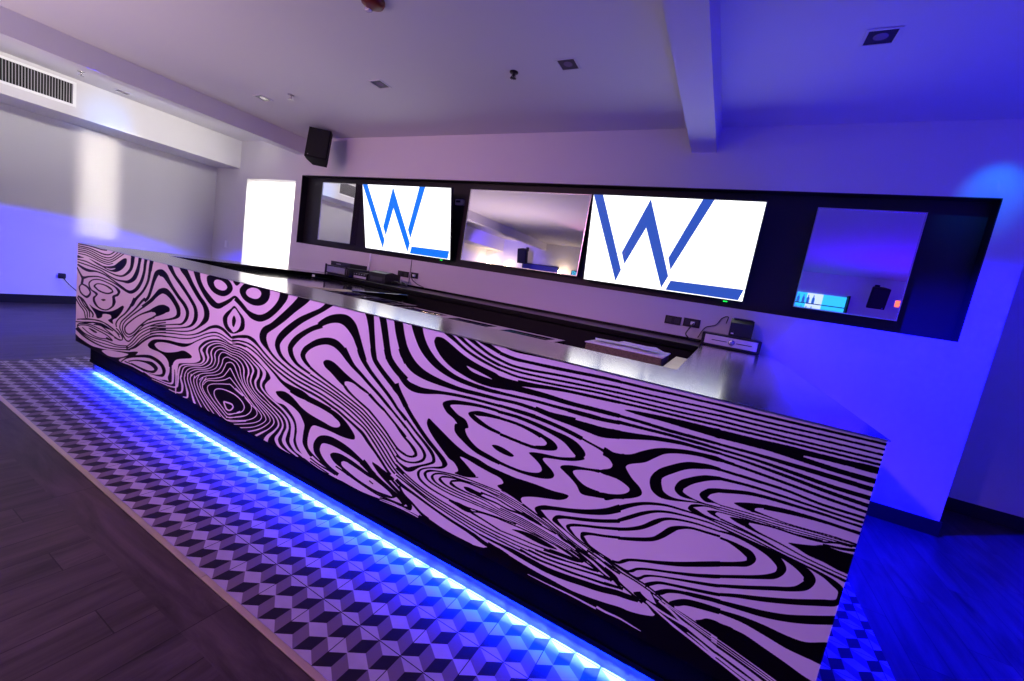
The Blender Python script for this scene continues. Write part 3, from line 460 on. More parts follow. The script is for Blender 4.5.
k8308,1827,2,25 8460,1838,1,22 8605,1848,2,22 8744,1851,2,23 8878,1854,2,26 9007,1856,2,30 9090,1858,2,29
k8317,1778,2,25 8468,1788,3,26 8615,1785,4,28 8756,1786,3,29 8846,1787,2,35 8925,1788,2,40
k8326,1729,2,23 8478,1738,3,22 8624,1735,4,26
k8441,1930,0,47 8585,1952,-1,33 8722,1972,0,27 8854,1986,0,22 9023,1995,0,22 9199,2006,0,21
k8298,1873,1,48 8398,1884,3,48 8545,1892,4,44 8687,1898,4,39 8868,1900,3,32 9039,1907,2,31 9216,1914,1,29
k7323,1268,18,16 7419,1199,17,17 7507,1151,20,22 7565,1106,28,23 7578,1087,34,-4 7548,1062,2,-19 7472,1055,-8,-18 7373,1082,-13,-20
k7310,1351,16,18 7416,1297,16,17 7538,1216,18,19 7640,1153,21,20 7675,1107,32,13 7664,1072,20,-15 7582,1018,3,-16 7481,998,-5,-18 7382,1012,-9,-18
k7296,1428,18,19 7418,1362,18,19 7554,1275,18,19 7669,1205,21,23 7754,1140,29,24 7774,1095,34,1 7741,1066,11,-17 7646,1010,11,-17 7558,962,20,-37 7523,945,-13,-41 7451,952,-13,-20 7390,967,-10,-15
k7215,1614,86,45 7240,1584,71,50 7319,1535,45,33 7422,1436,37,30 7549,1335,32,30 7685,1239,29,31 7799,1172,28,31 7865,1122,37,36 7879,1104,55,13 7877,1085,10,-19 7774,1040,3,-13 7676,991,9,-12 7633,938,31,5 7661,885,19,19 7750,853,10,17 7870,837,6,15 8057,829,4,12 8231,840,2,12 8448,869,2,11 8625,882,2,11
k8340,1705,-8,-25 8299,1709,-4,-23 8137,1702,-2,-26 7981,1683,1,-33 7874,1661,11,-38 7796,1612,80,1 7844,1551,46,50 7928,1515,34,48 7976,1476,66,65 7947,1482,132,6 7956,1415,95,52 8045,1361,43,51 8167,1313,22,43 8308,1294,14,39 8402,1288,10,30
k8345,1661,-3,-25 8234,1656,-2,-32 8135,1645,3,-39 8055,1602,57,7 8123,1557,22,38 8245,1530,11,29 8362,1520,7,23
K8312,1418 8357,1433 8432,1427 8513,1403 8496,1386 8429,1383 8353,1395
K7677,1444 7734,1423 7842,1374 7973,1315 8097,1277 8213,1268 8304,1250 8381,1244 8560,1240 8604,1244 8720,1252 8861,1256 8959,1269 8982,1264 8966,1235 8917,1206 8847,1186 8738,1156 8647,1119 8629,1097 8647,1066 8552,1085 8445,1100 8527,1078 8461,1100 8416,1121 8462,1159 8434,1187 8336,1198 8223,1211 8106,1229 8042,1226 8101,1192 8165,1155 8217,1122 8131,1089 8015,1078 8041,1100 8037,1122 7989,1161 7938,1175 7869,1218 7756,1295 7688,1356 7664,1401
k8015,1070,2,12 8131,1083,0,11 8240,1118,-1,8
k8449,1087,-2,-9 8249,1081,-2,-10 8078,1072,-2,-12 7925,1050,-1,-12 7816,1027,1,-14 7739,1000,11,-19 7704,951,33,12 7752,909,12,16 7861,888,6,13 8024,879,3,12 8222,889,3,10 8443,894,2,9 8481,892,3,9
k8452,1068,-2,-8 8306,1070,-2,-9 8093,1051,-2,-10 7928,1036,-1,-12 7824,1005,6,-15 7783,953,29,12 7841,916,10,16 7958,905,4,12 8162,905,3,11 8441,909,2,9 8478,909,2,8
k8455,1052,-2,-8 8164,1048,-2,-10 8001,1032,-1,-12 7899,1006,4,-15 7865,960,26,18 7939,933,8,17 8063,926,4,13 8215,931,3,10 8476,923,2,8
k8458,1039,-2,-8 8255,1047,-2,-9 8095,1037,-1,-11 7997,1006,6,-16 7980,967,21,22 8044,952,8,19 8153,951,3,13 8323,956,3,9 8473,938,3,8
K8119,995 8169,1009 8238,1006 8305,1003 8254,977 8187,971 8140,977
k8280,1003,4,16 8422,1011,3,11 8459,1008,3,11
k8238,970,8,25 8318,970,5,18 8428,975,3,13 8465,973,4,13
K7994,825 8081,845 8175,843 8235,829 8233,811 8160,800 8075,811
k8226,814,-1,13 8311,842,1,14 8449,860,2,14 8486,862,3,13
k8223,804,7,19 8339,795,5,14 8463,779,5,14 8501,775,5,14
k7386,917,10,13 7535,860,9,13 7678,821,7,14 7878,788,6,13 8005,776,5,13 8187,760,5,13 8360,748,4,13 8507,746,4,13
k7392,883,10,14 7540,834,9,14 7750,785,7,14 7946,757,6,13 8132,736,5,13 8308,722,4,13 8512,718,4,13
k7397,851,9,14 7545,808,8,14 7754,759,7,14 7951,732,6,13 8148,712,5,13 8312,700,4,13 8516,695,4,13
k7403,821,8,14 7577,782,8,14 7798,733,7,14 7992,707,6,13 8177,683,6,13 8341,663,5,13
k7401,771,26,33 7464,747,21,34 7624,724,13,25 7829,688,11,22 8022,657,11,24 8204,636,12,29 8274,624,14,32
k8342,1636,4,23 8496,1637,5,23 8624,1619,9,30 8692,1602,13,37
k8363,1515,6,23 8489,1509,5,23 8620,1506,3,23 8715,1516,1,22
K8646,1645 8744,1628 8803,1610 8836,1582 8831,1558 8789,1537 8708,1517 8624,1506 8667,1535 8738,1560 8750,1582 8716,1604 8651,1619
k8334,1682,3,25 8486,1687,4,27 8634,1677,7,30 8776,1656,10,36 8874,1630,20,51 8941,1587,42,66 8975,1564,68,31 8971,1560,29,-25
K8627,1464 8648,1478 8722,1495 8858,1515 8959,1547 9023,1576 9043,1562 8980,1527 8897,1501 8809,1483 8751,1468 8744,1455 8766,1436 8824,1402 8850,1372 8840,1345 8793,1321 8692,1299 8545,1289 8409,1293 8377,1295 8373,1318 8405,1318 8530,1312 8639,1320 8722,1343 8750,1370 8735,1401 8686,1434
K8906,1728 8997,1706 9086,1688 9171,1675 9266,1681 9296,1687 9332,1504 9302,1503 9237,1505 9122,1500 9025,1477 8979,1449 9011,1415 9077,1383 9163,1378 9244,1387 9320,1409 9349,1421 9354,1394 9326,1382 9235,1347 9156,1327 9065,1315 9021,1361 8971,1395 8911,1426 8882,1444 8895,1464 8970,1490 9078,1510 9166,1533 9217,1561 9231,1595 9195,1633 9124,1663 9001,1690
k8314,1731,3,23 8478,1730,4,28 8625,1728,5,30 8767,1718,7,29 8904,1700,8,30 8994,1683,9,30
k8612,1786,8,37 8755,1771,7,41 8891,1764,6,50 9020,1755,8,63 9123,1750,2,71 9243,1775,-4,60
k8860,1851,3,30 8965,1851,3,32 9091,1856,1,29 9226,1870,0,27
k9039,1908,1,28 9120,1912,1,27 9216,1916,1,27
k9327,1344,23,-48 9245,1282,14,-44 9134,1226,6,-37 9014,1182,2,-31 8884,1144,2,-30 8802,1118,8,-35 8749,1073,50,6 8790,1032,23,39 8854,1027,7,14 8955,990,5,10 9053,953,4,9 9191,918,3,9
k9352,1247,5,-26 9225,1192,4,-25 9107,1151,2,-25 8990,1115,2,-23 8919,1088,10,-26 8896,1042,36,24 8933,1025,14,26 9007,1004,5,10 9084,976,4,9 9230,937,3,9
k9364,1192,3,-22 9235,1144,2,-20 9115,1105,2,-19 9040,1077,5,-22 9003,1045,31,0 9027,1015,15,21 9090,987,5,11 9174,964,4,10 9298,930,4,10
k9376,1133,2,-20 9269,1097,1,-19 9174,1070,2,-21 9118,1045,21,-21 9124,1000,21,24 9178,973,7,15 9252,955,4,11 9346,939,3,11
k8644,1054,7,17 8718,1039,5,12 8820,1014,5,10 8920,984,4,9 9056,941,3,8 9195,902,3,8
k8453,1046,3,8 8638,1022,3,7 8806,990,3,7 8954,952,3,7 9089,911,3,7 9233,881,2,7
k8455,1033,3,8 8636,1007,3,7 8804,978,3,7
k8450,1060,3,9 8630,1037,3,8 8794,1003,3,8 8942,966,4,8 9078,919,3,8 9239,893,2,8
k8448,1073,3,8 8627,1054,3,7 8791,1019,3,7 8940,980,3,7 9076,934,3,7 9255,901,2,7
K8640,997 8719,1002 8790,986 8833,973 8774,965 8705,968 8648,981
k8458,1008,5,12 8545,995,4,12 8638,985,5,15
k8465,971,4,13 8550,966,3,15 8650,974,4,17 8772,963,4,13 8945,947,4,12
K8946,958 9002,951 9058,940 9110,928 9062,922 8997,930
k9107,923,4,11 9204,897,4,11 9284,874,4,11
k8470,952,2,9 8677,947,3,9 8875,926,3,8 9064,899,3,8 9211,865,3,8
k8473,938,2,8 8680,934,2,8 8878,914,2,7 9067,887,2,7 9195,858,3,7
k8476,923,2,8 8683,920,2,8 8881,901,2,7 9069,874,2,7 9179,850,3,7
k8479,908,2,8 8685,906,2,8 8883,886,2,7 9072,860,2,7 9164,842,2,7
k8481,892,2,8 8688,891,2,8 8886,873,2,7 9075,845,2,7 9140,830,3,7
k8486,862,3,11 8691,870,2,11 8838,870,3,11 8980,862,3,10 9110,841,4,12 9138,829,5,10
K8599,833 8676,858 8773,869 8890,861 8977,845 8897,827 8791,825 8681,832
k8503,775,2,11 8657,786,2,11 8805,793,2,11 8990,815,1,10 9122,833,1,10 9165,837,2,10
k8507,747,3,11 8663,750,2,11 8859,766,2,11 9050,789,1,10
k8512,720,3,11 8668,723,3,11 8846,731,2,11 8958,739,2,11
k8516,695,4,14 8673,695,3,13 8851,699,3,13
k8521,660,7,21 8648,651,6,20 8770,648,6,24
K8420,646 8420,646 8542,633 8691,615 8843,604 8987,601 9125,598 9254,613 9376,634 9470,654 9532,658 9532,658 9640,117 8642,-567
k8634,651,12,36 8776,639,13,44 8924,634,10,46 9062,645,7,50 9192,667,5,48 9318,688,3,47 9452,725,1,36
k8690,701,6,19 8822,691,4,19 8964,704,3,18 9099,716,3,19 9227,736,2,18 9350,754,2,20 9444,775,1,16
k8756,728,4,18 8912,731,3,17 9092,755,2,17 9260,786,1,16 9357,798,3,20 9392,819,-12,-22 9342,825,-4,-12 9281,846,-7,-15 9216,872,-7,-16 9105,909,-7,-16
k8811,755,3,15 8953,766,2,15 9128,797,1,14 9246,810,2,18 9295,830,-15,-14 9237,845,-4,-11 9166,865,-6,-14 9072,896,-6,-14
k8874,785,2,15 9010,804,2,15 9132,820,2,18 9178,846,-14,-17 9114,858,-5,-14 9039,877,-6,-14
k8916,811,2,13 9043,825,2,12 9135,829,3,16
k9131,910,5,12 9239,880,6,16 9309,849,12,26 9373,822,11,20 9429,791,8,15 9457,781,5,11
k9179,932,5,14 9276,908,5,14 9364,881,5,13 9424,872,4,14
k9203,945,3,11 9289,933,4,11 9367,910,4,10 9420,892,4,10
k9227,956,3,10 9312,945,3,10 9415,917,3,9
K9330,869 9371,868 9415,847 9432,821 9376,840
w8788,549,1,4 8948,549,2,8 9131,555,3,11 9305,553,3,13 9487,558,3,14
K7724,581 7724,581 7861,547 7987,550 8085,550 8250,554 8383,578 8415,596 8531,631 8655,616 8655,616 8743,140 7355,-662
k8261,628,15,32 8403,599,13,35 8512,608,9,31 8597,596,13,31
k8330,662,5,17 8430,659,5,19 8521,658,6,23 8640,652,10,36
k8874,2191,0,11 9055,2193,0,10 9163,2193,0,10 9307,2196,0,10 9540,2198,0,10 9720,2199,0,9 9834,2200,0,9
k9151,2141,0,19 9172,2142,1,19 9357,2145,0,18 9548,2152,0,16 9693,2154,0,15 9768,2156,0,15
k9159,2102,1,15 9180,2103,1,15 9365,2107,0,15 9556,2114,0,14 9701,2120,0,14 9775,2121,0,14
k9166,2070,1,15 9187,2070,0,15 9371,2077,0,15 9563,2082,0,14 9707,2089,0,14 9781,2093,0,14
k9172,2038,0,15 9193,2040,0,15 9378,2045,0,15 9569,2052,0,14 9713,2060,0,14 9788,2063,0,14
k9178,2006,0,17 9199,2008,0,17 9383,2017,0,17 9575,2024,0,16 9719,2030,0,16 9794,2034,0,15
K9237,1976 9268,1987 9427,2002 9579,2013 9758,2019 9801,2021 9812,1968 9769,1967 9625,1969 9473,1972 9338,1969
k9194,1918,2,21 9216,1918,2,21 9362,1919,1,21 9520,1916,1,22 9669,1920,1,20 9816,1925,0,17
k9204,1871,0,27 9225,1874,1,25 9369,1882,1,21 9526,1890,1,20 9675,1893,1,20 9822,1895,1,17
k9187,1767,-1,63 9243,1778,-4,55 9344,1806,-4,41 9459,1837,-2,30 9608,1860,0,24 9716,1865,1,21 9827,1871,0,17
K9156,1685 9228,1677 9326,1698 9399,1747 9470,1789 9543,1816 9651,1841 9757,1853 9835,1854 9840,1830 9727,1824 9621,1805 9536,1774 9483,1729 9429,1679 9339,1633 9320,1610 9331,1590 9373,1547 9431,1507 9452,1475 9442,1449 9384,1409 9305,1375 9224,1340
W9131,1633 9167,1631 9204,1621 9231,1594 9230,1571 9209,1553 9185,1542 9151,1529
W9156,1504 9192,1506 9279,1507 9342,1490 9372,1470 9364,1445 9323,1415 9258,1391 9216,1383 9181,1379
k9850,1795,-1,-21 9807,1796,1,-26 9757,1791,5,-35 9664,1767,13,-44 9579,1715,25,-47 9513,1659,39,-40 9480,1590,69,5 9500,1520,56,50 9558,1489,17,46 9629,1496,1,23 9716,1521,-1,11 9785,1540,0,9 9868,1551,0,8 9894,1554,0,7
k9859,1743,3,-22 9817,1734,5,-29 9769,1719,12,-36 9701,1679,20,-39 9648,1635,38,-35 9632,1574,50,19 9674,1543,10,31 9747,1547,1,9 9820,1547,0,7 9895,1552,0,6
k9872,1673,6,-23 9838,1661,9,-30 9807,1646,21,-31 9772,1596,48,1 9810,1564,8,30 9863,1573,1,8 9890,1572,1,7
k9897,1548,0,-7 9822,1543,1,-9 9746,1519,5,-18 9729,1483,16,22 9773,1470,6,27 9827,1470,2,13 9911,1472,1,8
k9801,1827,1,28 9838,1829,1,24 9863,1832,1,19 9910,1832,1,17
K9831,1513 9894,1534 9878,1514 9887,1498 9859,1498
k9881,1524,0,9 9900,1528,0,7
k9870,1495,4,16 9906,1490,2,9
k9335,1297,-17,33 9399,1350,-11,27 9470,1397,-6,21 9543,1427,-2,19 9617,1447,0,16 9706,1456,1,13 9800,1463,1,11 9914,1457,1,9
k9348,1223,-11,21 9415,1274,-13,24 9485,1332,-10,23 9554,1379,-4,18 9625,1407,-1,16 9713,1424,0,13 9842,1439,1,11 9918,1439,1,9
k9356,1163,-5,23 9427,1196,-7,23 9504,1242,-13,25 9574,1307,-17,27 9616,1351,-7,20 9670,1378,-1,16 9777,1401,0,13 9883,1409,1,11 9923,1411,1,11
k9367,1104,-3,21 9478,1145,-4,26 9578,1191,-10,27 9631,1237,-23,28 9674,1291,-24,31 9705,1328,-8,25 9770,1362,-1,16 9855,1372,1,16 9930,1379,1,16
k9355,940,1,10 9400,941,-2,20 9433,964,-11,22 9467,993,-4,19 9543,1025,-2,19 9656,1063,-3,25 9764,1104,-5,31 9899,1169,-7,35 9968,1205,-7,34
k9383,926,3,10 9463,915,2,14 9499,928,-9,20 9526,957,-5,18 9591,989,-2,16 9703,1027,-1,17 9845,1075,-3,22 9945,1116,-4,25 9982,1134,-4,24
k9456,912,3,8 9521,896,3,14 9554,903,-8,18 9580,933,-6,17 9637,966,-1,13 9747,1002,-1,15 9853,1033,-1,19 9955,1064,-2,22 9993,1079,-3,21
k9596,869,-12,25 9622,893,-10,25 9668,930,-4,20 9733,952,0,19 9862,985,-1,21 9965,1013,-1,22 10004,1025,-1,22
k9662,851,-7,24 9699,870,-12,33 9730,900,-6,27 9798,931,-1,23 9884,950,0,25 9973,972,0,26 10012,978,1,27
k9299,941,5,14 9393,916,4,12 9527,890,4,12 9595,879,4,12 9672,856,4,12 9732,832,5,14 9782,821,4,12
k9307,902,5,17 9362,896,4,13 9443,885,3,12 9530,874,3,11 9599,860,3,10 9685,837,4,10 9719,818,5,11
k9313,847,10,34 9368,842,11,24 9429,810,8,16 9523,775,6,14 9595,748,6,16
k9327,799,4,19 9367,797,5,24
k9337,759,1,17 9405,771,2,17 9464,776,2,23
k9345,701,2,41 9430,719,3,43 9514,732,3,40 9571,745,2,39
K9530,803 9590,798 9659,780 9622,760 9560,782
K9605,844 9649,830 9709,808 9672,796 9616,831
K9311,623 9311,623 9364,630 9450,646 9574,668 9674,704 9688,721 9717,731 9768,712 9867,681 10007,645 10083,626 10169,605 10369,539 10369,539 10457,126 9553,-610
w9319,566,4,16 9375,562,3,16 9480,570,2,12 9568,565,2,8 9628,562,1,4
K9532,796 9622,761 9689,719 9768,712 9867,681 10007,645 10169,605 10139,749 10024,775 9901,805 9792,823 9665,831 9636,852
W9572,827 9620,853 9675,798 9680,793 9623,798
w9615,776,5,12 9695,742,4,11 9805,702,5,14 9926,666,5,14 10043,630,4,16 10166,604,4,15
w9624,775,4,13 9700,757,4,13 9798,744,3,13 9891,735,3,13
w9688,816,5,12 9764,789,6,14 9832,753,7,17 9911,723,9,28 9989,697,10,31 10066,675,8,28 10152,658,6,26
w9883,706,2,5 9961,679,4,12 10061,641,5,17 10161,625,4,17
w9703,831,2,6 9824,807,2,6 9941,781,2,6 10053,759,2,7 10140,738,2,7
w9729,818,2,5 9843,791,2,6 9967,761,2,6 10143,723,1,6
w9795,800,2,5 9908,766,2,5 10023,737,1,5 10146,708,1,5
k9827,938,-1,26 9938,967,0,26 10011,981,1,28
k9752,828,-5,21 9797,843,-11,42 9840,872,-5,44 9915,892,1,45 10023,915,1,39
K9912,807 9940,832 9964,854 10005,865 10041,865 10115,864 10139,749 10054,767 9978,787
k9751,2193,0,11 10030,2197,0,10 10273,2202,0,10 10539,2206,0,9
k9764,2155,0,17 10038,2157,0,16 10281,2162,-1,15 10553,2168,-1,14
k9771,2121,0,15 10045,2126,0,14 10287,2134,0,13 10556,2141,-1,12
k9777,2093,0,15 10051,2098,0,14 10293,2106,0,13 10559,2112,-1,12
k9783,2063,0,15 10057,2068,0,14 10300,2075,0,13 10562,2084,-1,13
k9789,2033,0,16 10062,2043,0,15 10305,2051,0,14 10561,2058,0,14
K9789,2018 9798,2019 9980,2026 10149,2036 10262,2038 10385,2042 10550,2048 10557,2017 10391,2012 10222,2004 10217,1997 10397,1987 10564,1984 10569,1963 10403,1959 10230,1966 10078,1974 9947,1972 9809,1967 9800,1967
k9812,1924,0,16 9999,1927,0,18 10212,1921,1,26 10371,1918,0,27 10576,1915,0,26
k9817,1896,1,15 10006,1895,1,17 10221,1880,1,22 10382,1869,1,23 10587,1868,0,26
k9822,1871,1,15 9967,1868,1,16 10186,1852,1,20 10350,1837,1,21 10575,1825,1,22
k9830,1832,1,17 9975,1827,1,17 10194,1814,1,17 10358,1802,1,17 10561,1794,0,16
k9842,1775,1,17 10031,1777,1,18 10182,1777,1,16 10354,1762,1,15 10533,1763,0,15 10569,1762,0,15
k9854,1721,0,20 9995,1735,0,17 10076,1737,1,17 10211,1738,1,15 10293,1737,1,14 10435,1736,0,13 10574,1737,0,15
k9871,1645,-3,26 10006,1686,-2,23 10091,1699,0,20 10162,1703,0,19 10259,1707,0,17 10365,1711,0,16 10455,1711,0,14 10580,1712,0,14
k10104,1636,-2,31 10208,1654,-1,28 10308,1666,0,22 10406,1672,0,18 10562,1672,0,19
K9957,1614 9981,1629 10066,1657 10129,1667 10125,1652 10065,1626 10066,1604 10017,1602
k10046,1598,1,18 10113,1601,1,9 10221,1600,0,6 10323,1606,0,6 10420,1615,0,6 10551,1618,0,6
k9891,1570,0,7 10044,1582,0,7 10223,1592,0,6 10389,1605,0,6 10552,1615,0,6
k9894,1556,0,7 10047,1566,0,7 10226,1578,0,6 10392,1593,0,6 10554,1606,0,6
k9897,1542,0,7 10049,1555,0,7 10229,1565,0,6 10395,1582,0,6 10520,1593,0,6
k9900,1529,0,7 10052,1544,0,7 10231,1553,0,6 10396,1574,0,6
K9953,1523 9986,1534 10053,1541 10054,1520 10065,1500 10000,1505
k10039,1529,0,16 10161,1548,0,11 10300,1553,0,11 10398,1564,-1,11 10458,1586,-1,12 10554,1604,-1,14
k10041,1497,7,27 10099,1488,3,13 10212,1473,2,9 10357,1444,1,8 10588,1418,1,8
K10254,1497 10303,1513 10366,1534 10401,1553 10466,1553 10590,1556 10603,1442 10540,1445 10489,1448 10421,1462 10353,1468 10302,1484
k10401,1553,0,9 10482,1561,-1,16 10582,1589,-3,22
k9907,1488,2,10 10027,1475,2,10 10143,1455,2,9 10257,1431,1,8 10396,1419,1,8 10586,1399,1,9
k9911,1473,1,9 10068,1462,1,9 10220,1436,1,8 10362,1420,1,8 10582,1389,1,8
k9914,1457,1,9 10073,1441,1,9 10224,1420,1,8 10331,1404,1,10 10435,1380,4,20 10489,1351,10,33 10515,1334,19,27 10519,1312,23,9
k9917,1438,2,11 10076,1422,2,12 10189,1409,2,15 10298,1378,7,30 10359,1340,20,50 10362,1323,53,23 10365,1317,30,-37 10328,1265,8,-28 10233,1216,5,-25 10098,1150,4,-23 9990,1101,3,-20
k9923,1412,0,13 10000,1418,1,16 10092,1405,4,24 10175,1380,9,36 10225,1347,22,45 10235,1330,44,9 10230,1304,18,-31 10172,1257,6,-25 10050,1193,4,-21 9978,1157,4,-20
k9931,1372,2,14 9978,1369,3,18 10040,1348,8,34 10084,1324,20,46 10085,1321,47,9 10087,1306,16,-30 10033,1271,6,-29 9962,1236,6,-29
k10516,1346,17,6 10518,1306,21,2 10514,1284,15,-29 10465,1259,7,-38 10344,1196,6,-34 10214,1138,4,-31 10074,1082,3,-24 10001,1048,3,-20
k10012,979,0,26 10126,997,0,35 10235,1016,-1,42 10338,1047,-5,45 10434,1088,-9,50 10581,1168,-10,50
K10018,946 10022,946 10136,967 10247,974 10356,972 10444,983 10553,1036 10567,908 10476,896 10372,897 10260,914 10144,928 10027,922 10023,922
K10035,863 10040,862 10157,867 10275,841 10390,813 10472,790 10528,781 10766,753 10783,675 10159,211 10046,755
w10010,761,1,6 10061,752,2,6 10185,724,1,6 10375,675,2,7 10532,630,1,5
w10014,745,1,5 10065,736,1,5 10189,707,1,5 10359,665,2,7 10515,618,1,5
w10017,730,1,5 10068,721,1,5 10192,693,1,5 10343,654,2,7 10497,605,1,5
w10021,690,6,22 10072,676,7,26 10196,644,8,29 10298,614,8,30 10435,572,7,28
w10031,652,4,14 10082,641,4,16 10166,616,5,18 10259,592,6,21 10405,554,5,19
w10036,630,3,12 10087,618,3,12 10230,574,4,16 10374,535,3,13"""
# ------------------------------------------------------------------ the room shell
def struct(o): o['kind'] = 'structure'; return o
XL, XR, YB, YR, YF, ZC = -3.711, 9.6, 2.787, 3.61, -6.6, 3.006
XC = 6.556
def sbox(name, a, b, m, bev=0): return struct(MB().box(a, b, bev).build(name, m))
# floors
f = MB()
f.box((XL-.2, YF-.2, -.1), (XR+.2, -.69, 0)); f.box((XL-.2, -.69, -.1), (-.437, YR+.2, 0)); f.box((5.757, -.69, -.1), (XR+.2, YR+.2, 0)); f.box((-.437, YB+.16, -.1), (5.757, YR+.2, 0))
struct(f.build('floor', WOOD))
sbox('floor_border', (-.437, -.69, -.1), (5.757, -.538, 0), WOODB)
sbox('floor_tiled', (-.437, -.515, -.1), (5.757, YB+.16, 0), TILE)
t = MB(); xs = [-.437, .86, 2.06, 3.254, 4.46, 5.757]
for a, b in zip(xs, xs[1:]): t.box((a+.001, -.538, -.05), (b-.001, -.515, .004), .0015)
struct(t.build('trim_1', BRASS))
# ceiling
sbox('ceiling', (XL-.2, YF-.2, ZC), (XR+.2, YR+.2, ZC+.15), CEIL)
# walls: back wall pieced round the doorway and the display niche
NX0, NX1, NZ0, NZ1 = -1.285, 6.358, 1.453, 2.478
DX0, DX1, DZ = -2.742, -1.436, 2.392
wb = MB(); y0, y1 = YB, YB+.16
wb.box((XL-.2, y0, 0), (DX0, y1, ZC)); wb.box((DX0, y0, DZ), (DX1, y1, ZC)); wb.box((DX1, y0, 0), (NX0, y1, ZC))
wb.box((NX0, y0, 0), (NX1, y1, NZ0)); wb.box((NX0, y0, NZ1), (NX1, y1, ZC)); wb.box((NX1, y0, 0), (XC, y1, ZC))
wb.box((NX0, y1-.03, NZ0), (NX1, y1, NZ1))
struct(wb.build('wall_back', WALL))
sbox('wall_right_return', (XC-.16, YB+.16, 0), (XC, YR+.16, ZC), WALL)
sbox('wall_recess', (XC, YR, 0), (XR+.2, YR+.16, ZC), WALL)
sbox('wall_left', (XL-.16, YF-.2, 0), (XL, YB, ZC), WALL)
sbox('wall_right', (XR, YF-.2, 0), (XR+.16, YR, ZC), WALL)
sbox('wall_front', (XL, YF-.16, 0), (XR, YF, ZC), WALL)
# bright passage behind the doorway
pz = MB(); pz.box((DX0-.9, y1+1.6, -.1), (DX1+.9, y1+1.7, 2.9)); pz.box((DX0-.9, y1, -.1), (DX0-.8, y1+1.6, 2.9)); pz.box((DX1+.8, y1, -.1), (DX1+.9, y1+1.6, 2.9)); pz.box((DX0-.9, y1, 2.8), (DX1+.9, y1+1.7, 2.9))
struct(pz.build('wall_passage', mat('passage_paint', (.85, .84, .82), .7)))
sbox('floor_passage', (DX0-.8, y1, -.1), (DX1+.8, y1+1.6, 0), WOOD)
light('AREA', 'passage_light', ((DX0+DX1)/2, y1+.75, 2.75), ((DX0+DX1)/2, y1+.9, 0), 110, (1, .97, .93), 1.6, 1.0)
light('AREA', 'passage_lamp', ((DX0+DX1)/2, y1+.12, 1.2), ((DX0+DX1)/2, y1+1.6, 1.2), 22, (1, .97, .93), 1.2, 2.0)
# baseboards
sbox('baseboard_left', (XL, YF, 0), (XL+.015, YB, .118), TRIMB, .002)
bb = MB(); bb.box((XL+.015, YB-.015, 0), (DX0, YB, .118), .002); bb.box((DX1, YB-.015, 0), (XC+.015, YB, .118), .002); bb.box((XC, YB, 0), (XC+.015, YR-.015, .118), .002)
struct(bb.build('baseboard_back', TRIMB))
sbox('baseboard_recess', (XC, YR-.015, 0), (XR, YR, .118), TRIMB, .002)
# soffit with the air grille, ceiling beams
sbox('trim_2', (XL, YF, 2.553), (-2.985, YB, ZC), WALL)
sbox('trim_3', (-1.44, YF, 2.783), (-1.247, YB, ZC), CEIL)
sbox('trim_4', (4.264, YF, 2.79), (4.474, YB, ZC), CEIL)
# black lining of the niche
nl = MB()
nl.box((NX0, YB+.10, NZ0), (NX1, YB+.13, NZ1)); e = .006
nl.box((NX0, YB-.002, NZ0-.0), (NX0+e, YB+.10, NZ1)); nl.box((NX1-e, YB-.002, NZ0), (NX1, YB+.10, NZ1)); nl.box((NX0, YB-.002, NZ0), (NX1, YB+.10, NZ0+e)); nl.box((NX0, YB-.002, NZ1-e), (NX1, YB+.10, NZ1))
struct(nl.build('trim_5', BOARD))

# ------------------------------------------------------------------ bar counter
H = 1.1; BX = 5.267; ZB = .256; TOPT = .004
bar = root('bar_counter', 'long bar counter wrapped in a black and white swirling zebra pattern', 'bar', (0, 0, 0))
def cr(P, closed, n=6):
    P = np.array(P, float); N = len(P); res = []
    for i in range(N if closed else N-1):
        p0 = P[(i-1) % N] if closed or i > 0 else P[0]; p1 = P[i]; p2 = P[(i+1) % N]; p3 = P[(i+2) % N] if closed or i+2 < N else P[-1]
        d = np.linalg.norm(p2-p1)+1e-9; a = np.linalg.norm(p1-p0)+1e-9; b = np.linalg.norm(p3-p2)+1e-9
        m1 = (p2-p0)/(a+d)*d if a > 1e-6 else p2-p1; m2 = (p3-p1)/(b+d)*d if b > 1e-6 else p2-p1
        for k in range(n):
            t = k/n; res.append((2*t**3-3*t**2+1)*p1+(t**3-2*t**2+t)*m1+(-2*t**3+3*t**2)*p2+(t**3-t**2)*m2)
    if not closed: res.append(P[-1])
    return np.array(res)
def fill(img, val, poly):
    x, y = poly[:, 0], poly[:, 1]; xb = np.roll(x, -1); yb = np.roll(y, -1)
    for r in range(max(0, int(y.min()-1)), min(img.shape[0]-1, int(y.max()+1))+1):
        yc = r+.5; m = ((y <= yc) & (yb > yc)) | ((yb <= yc) & (y > yc))
        if not m.any(): continue
        s = np.sort(x[m]+(yc-y[m])*(xb[m]-x[m])/(yb[m]-y[m]))
        for i in range(0, len(s)-1, 2):
            a = max(0, int(np.ceil(s[i]-.5))); b = min(img.shape[1], int(np.floor(s[i+1]-.5))+1)
            if b > a: img[r, a:b] = val
